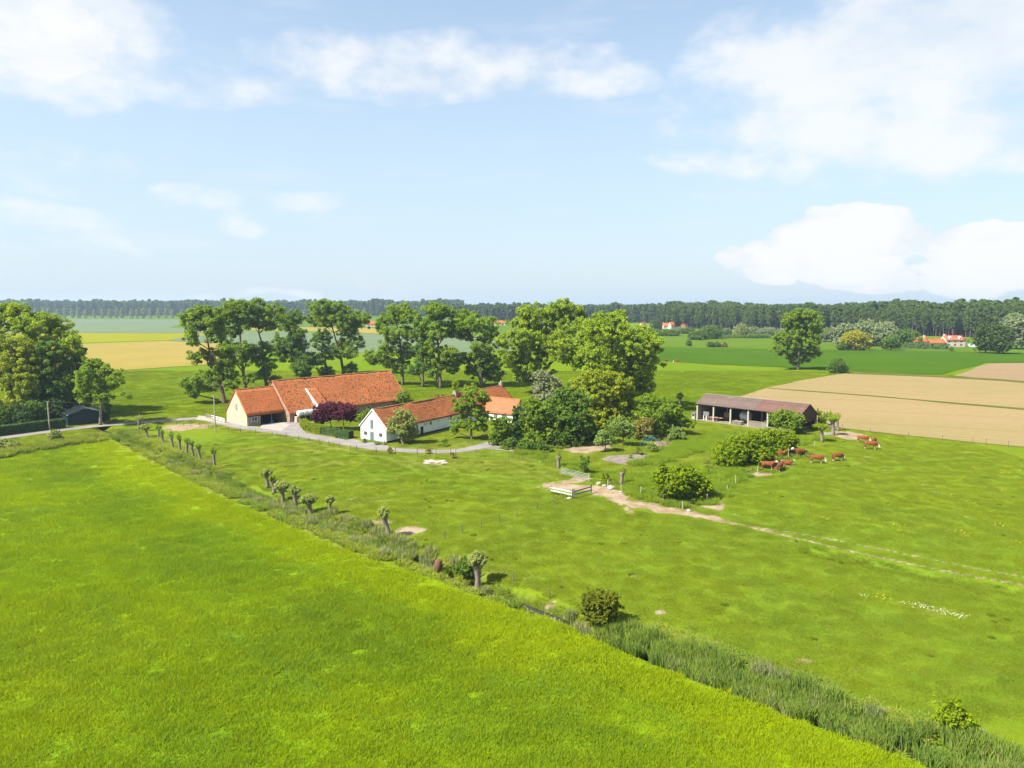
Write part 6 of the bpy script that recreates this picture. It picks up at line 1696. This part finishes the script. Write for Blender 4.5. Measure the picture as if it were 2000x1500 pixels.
logs = empty('log_pile', tuple(G(1578, 838))); tag(logs, 'dark pile of logs and branches at the far corner of the shed', 'log pile'); rr = random.Random(3)
for i in range(16):
    x, y, z = rr.uniform(-.5, 5.5), rr.uniform(-1, 1), rr.uniform(.1, 1.0); a = rr.uniform(-.5, .5)
    MB().tube([(x, y, z), (x + 1.6 * math.cos(a), y + 1.6 * math.sin(a), z + rr.uniform(-.1, .3))], rr.uniform(.08, .16), 6).build('log', M_wood, logs)
tr = empty('water_trough', tuple(G(1618, 850))); tag(tr, 'pale concrete water trough between the two thick pollards', 'trough'); tr.scale = (.8, .8, .8)
b = MB(); b.box(-.9, .9, -.4, -.33, .1, .65); b.box(-.9, .9, .33, .4, .1, .65); b.box(-.9, -.83, -.33, .33, .1, .65); b.box(.83, .9, -.33, .33, .1, .65); b.box(-.83, .83, -.33, .33, .1, .2); b.build('basin', M_conc, tr)
for x in (-.7, .7): MB().box(x - .1, x + .1, -.35, .35, 0, .1).build('foot', M_conc, tr)
nf = empty('netting_frame', tuple(G(1272, 876)), .35); tag(nf, 'collapsed green netting frame among the garden weeds', 'garden frame')
M_net = plain('green_frame', (.06, .16, .14), (.08, .18, .16), 2, .5)
for y in (-1.3, 0, 1.3):
    MB().tube([(-1.7, y, 0), (-1.5, y, 1.4), (0, y, 2.3), (1.6, y, 1.3), (1.8, y, 0)], .035, 5, False).build('hoop', M_net, nf)
for x, z in ((-1.5, 1.4), (0, 2.3), (1.6, 1.3)): MB().tube([(x, -1.3, z), (x, 1.3, z)], .03, 5).build('rail', M_net, nf)
netm = MB()
for i in range(9):
    t = -1.3 + i * .325; netm.tube([(-1.5, t, 1.4), (0, t, 2.28), (1.6, t, 1.3)], .012, 3, False)
for i in range(8):
    f = i / 7; netm.tube([(-1.5 + 1.5 * f, -1.3, 1.4 + .88 * f), (-1.5 + 1.5 * f, 1.3, 1.4 + .88 * f)], .012, 3, False); netm.tube([(1.6 * f, -1.3, 2.28 - .98 * f), (1.6 * f, 1.3, 2.28 - .98 * f)], .012, 3, False)
netm.build('netting', M_net, nf)
shrub('garden_weed', 'blue-green weed clump growing inside the netting frame', 'weed', (1276, 880), [(1273, 872, 10, 5), (1284, 875, 8, 4)], L_apple, 720, .18, r0=.03)
shrub('garden_weed', 'green weed clump on the old concrete slab', 'weed', (1250, 887), [(1250, 881, 7, 4)], L_elm, 721, .16, r0=.03)
shrub('garden_weed', 'small weed at the front of the concrete slab', 'weed', (1230, 897), [(1230, 894, 4, 2.5)], L_elm, 722, .13, r0=.02)
lg = empty('fallen_timber', tuple(G(1244, 887)), -.4); tag(lg, 'dark timbers lying across the garden slab', 'timber')
for i in range(3): MB().box(-1.0 + .2 * i, 1.3, -.3 + .25 * i, -.12 + .25 * i, .05, .22).build('beam', M_iron, lg)
pile = empty('brush_heap', tuple(G(1303, 868))); tag(pile, 'pinkish heap of dead brush at the edge of the garden', 'brush heap'); rr = random.Random(6)
for i in range(40):
    x, y = rr.gauss(0, .9), rr.gauss(0, .7); a, e = rr.random() * 6.28, rr.uniform(0, .5)
    MB().tube([(x, y, .1), (x + 1.1 * math.cos(a), y + 1.1 * math.sin(a), .15 + e)], .03, 4, False).build('stick', plain('dead_wood', (.27, .19, .155), (.2, .14, .11), 4) if i == 0 else bpy.data.materials['dead_wood'], pile)

# ------------------------------------------------------------------ cattle
def cow_mat(name, head_x, head_z, legs, brown):
    m, nt, out = new_mat(name); o = nt.obj(); sp = nt.node('ShaderNodeSeparateXYZ', None, _0=o)
    n = nt.noise(o, 3.0, 3); wob = nt.math('MULTIPLY', nt.math('SUBTRACT', n, .5), .25)
    x, z = nt.math('ADD', sp.outputs[0], wob), nt.math('ADD', sp.outputs[2], wob)
    head = nt.ramp(x, head_x, head_x + .06)
    leg = nt.ramp(z, legs, legs + .06, 1, 0)
    belly = nt.math('MULTIPLY', nt.ramp(z, legs + .24, legs + .32, 1, 0), nt.ramp(nt.math('ABSOLUTE', x), .45, .6, 1, 0))
    w_ = nt.math('MAXIMUM', nt.math('MAXIMUM', head, leg), nt.math('MULTIPLY', belly, .8))
    col = nt.mix(nt.ramp(n, .35, .65), brown, tuple(c_ * .7 for c_ in brown))
    col = nt.mix(w_, col, (.55, .50, .43))
    surf(nt, out, col, .75, .2); return m


BR = (.205, .058, .018)
POSE = {  # spine vertices with radii: rump, loin, chest, shoulder, neck, poll, face, muzzle
    'graze': ([(-.74, 0, 1.06, .22), (-.25, 0, .98, .33), (.30, 0, .95, .35), (.64, 0, 1.04, .27), (.92, 0, .80, .18), (1.12, 0, .50, .16), (1.22, 0, .30, .15), (1.32, 0, .12, .11)], .96, .22),
    'stand': ([(-.74, 0, 1.06, .22), (-.25, 0, .98, .33), (.30, 0, .95, .35), (.64, 0, 1.08, .27), (.9, 0, 1.24, .19), (1.1, 0, 1.42, .17), (1.26, 0, 1.33, .15), (1.42, 0, 1.2, .11)], .98, .22),
    'lie': ([(-.72, 0, .42, .27), (-.2, 0, .42, .38), (.35, 0, .44, .38), (.66, 0, .52, .27), (.88, 0, .72, .18), (1.05, 0, .9, .14), (1.2, 0, .82, .12), (1.35, 0, .7, .08)], .98, -.35)}
cow_mesh = {}
for pose, (spine, hx, lz) in POSE.items():
    vs = [p[:3] for p in spine]; rs = [p[3] for p in spine]; es = [(i, i + 1) for i in range(7)]

    def chain(start, pts):
        prev = start
        for p in pts:
            vs.append(p[:3]); rs.append(p[3]); es.append((prev, len(vs) - 1)); prev = len(vs) - 1
    for s_ in (-1, 1):
        if pose == 'lie':
            chain(0, [(-.6, s_ * .3, .28, .17), (-.25, s_ * .42, .14, .10), (-.5, s_ * .46, .07, .06)]); chain(2, [(.5, s_ * .26, .26, .14), (.8, s_ * .3, .1, .08), (.55, s_ * .34, .06, .06)])
        else:
            k_ = .06 * s_
            chain(0, [(-.74, s_ * .17, .74, .17), (-.84 + k_, s_ * .19, .46, .085), (-.78 + k_, s_ * .19, .02, .065)]); chain(2, [(.48, s_ * .17, .66, .15), (.5 - k_, s_ * .18, .38, .08), (.48 - k_, s_ * .18, .02, .065)])
        e = vs[5]; chain(5, [(e[0] - .04, s_ * .22, e[2] + .03, .045)])
    b0 = vs[0]; chain(0, [(b0[0] - .25, 0, b0[2] + .1, .05), (b0[0] - .30, 0, max(.1, b0[2] - .5), .035)])
    me = bpy.data.meshes.new('cow_' + pose); me.from_pydata(vs, es, []); o = link(bpy.data.objects.new('cow_frame', me))
    md = o.modifiers.new('skin', 'SKIN'); sk = me.skin_vertices[0].data
    for i, r_ in enumerate(rs): sk[i].radius = (r_, r_); sk[i].use_root = (i == 0)
    md.use_smooth_shade = True
    o.modifiers.new('sub', 'SUBSURF').levels = 1; o.modifiers['sub'].render_levels = 1
    dg = bpy.context.evaluated_depsgraph_get(); nm = bpy.data.meshes.new_from_object(o.evaluated_get(dg)); nm.name = 'cow_' + pose
    bpy.data.objects.remove(o); nm.materials.clear(); nm.materials.append(cow_mat('hereford_' + pose, hx, 0, lz, BR)); cow_mesh[pose] = nm

HERD = 'red and white cattle'
COWS = [(1500, 917, 'stand', -.4, 1.0, 'dark red cow standing in the bush shade, farthest left of the herd'), (1512, 917, 'lie', 2.6, .8, 'red calf lying between the two standing cows under the bush'),
        (1523, 919, 'stand', .9, .95, 'bright red cow standing at the edge of the bush shade'), (1536, 908, 'lie', -.3, .95, 'red cow with white face lying behind the standing one'),
        (1528, 894, 'stand', .2, .9, 'cow half hidden under the bush looking out'), (1560, 892, 'stand', 3.4, 1.05, 'red cow with white-backed neck facing the bushes'),
        (1596, 904, 'graze', -.35, 1.05, 'red cow grazing alone, first right of the bushes'), (1636, 900, 'graze', .25, 1.02, 'red cow with white hind legs grazing in the middle of the pasture'),
        (1686, 864, 'graze', -.5, 1.0, 'red cow grazing at the edge of the bare soil'), (1707, 868, 'graze', .9, .98, 'dark red cow turned away behind the others'), (1701, 877, 'graze', -.3, 1.1, 'large red cow with white face grazing in front of its neighbours'),
        (1279, 707.5, 'graze', 3.0, 1.1, 'tiny distant cow leftmost in the upper field'), (1300, 708.5, 'graze', .3, 1.0, 'tiny distant cow in the middle of the upper field'), (1321, 709, 'graze', 3.1, 1.1, 'tiny distant cow rightmost in the upper field')]
for u, v, pose, a, s_, lb in COWS:
    p = G(u, v); o = link(bpy.data.objects.new('cow', cow_mesh[pose])); o.location = (p[0], p[1], float(ground_z(p[0], p[1])) + .01); o.rotation_euler = (0, 0, a); s_ *= 1.1; o.scale = (s_, s_, s_)
    tag(o, lb, 'cow', HERD)

# ------------------------------------------------------------------ air
hz = MB().box(-5200, 5200, -250, 5200, -3.0, 62.0)
m_h = bpy.data.materials.new('haze_air'); m_h.use_nodes = True; nt = NT(m_h.node_tree); nt.n.clear()
out = nt.n.new('ShaderNodeOutputMaterial')
pv = nt.node('ShaderNodeVolumePrincipled', None, Color=(.62, .80, 1.0), Density=.00014, Anisotropy=.2)
nt.l.new(pv.outputs[0], out.inputs['Volume'])
tag(hz.build('haze', m_h), 'thin summer haze over the land', None, None, 'stuff')
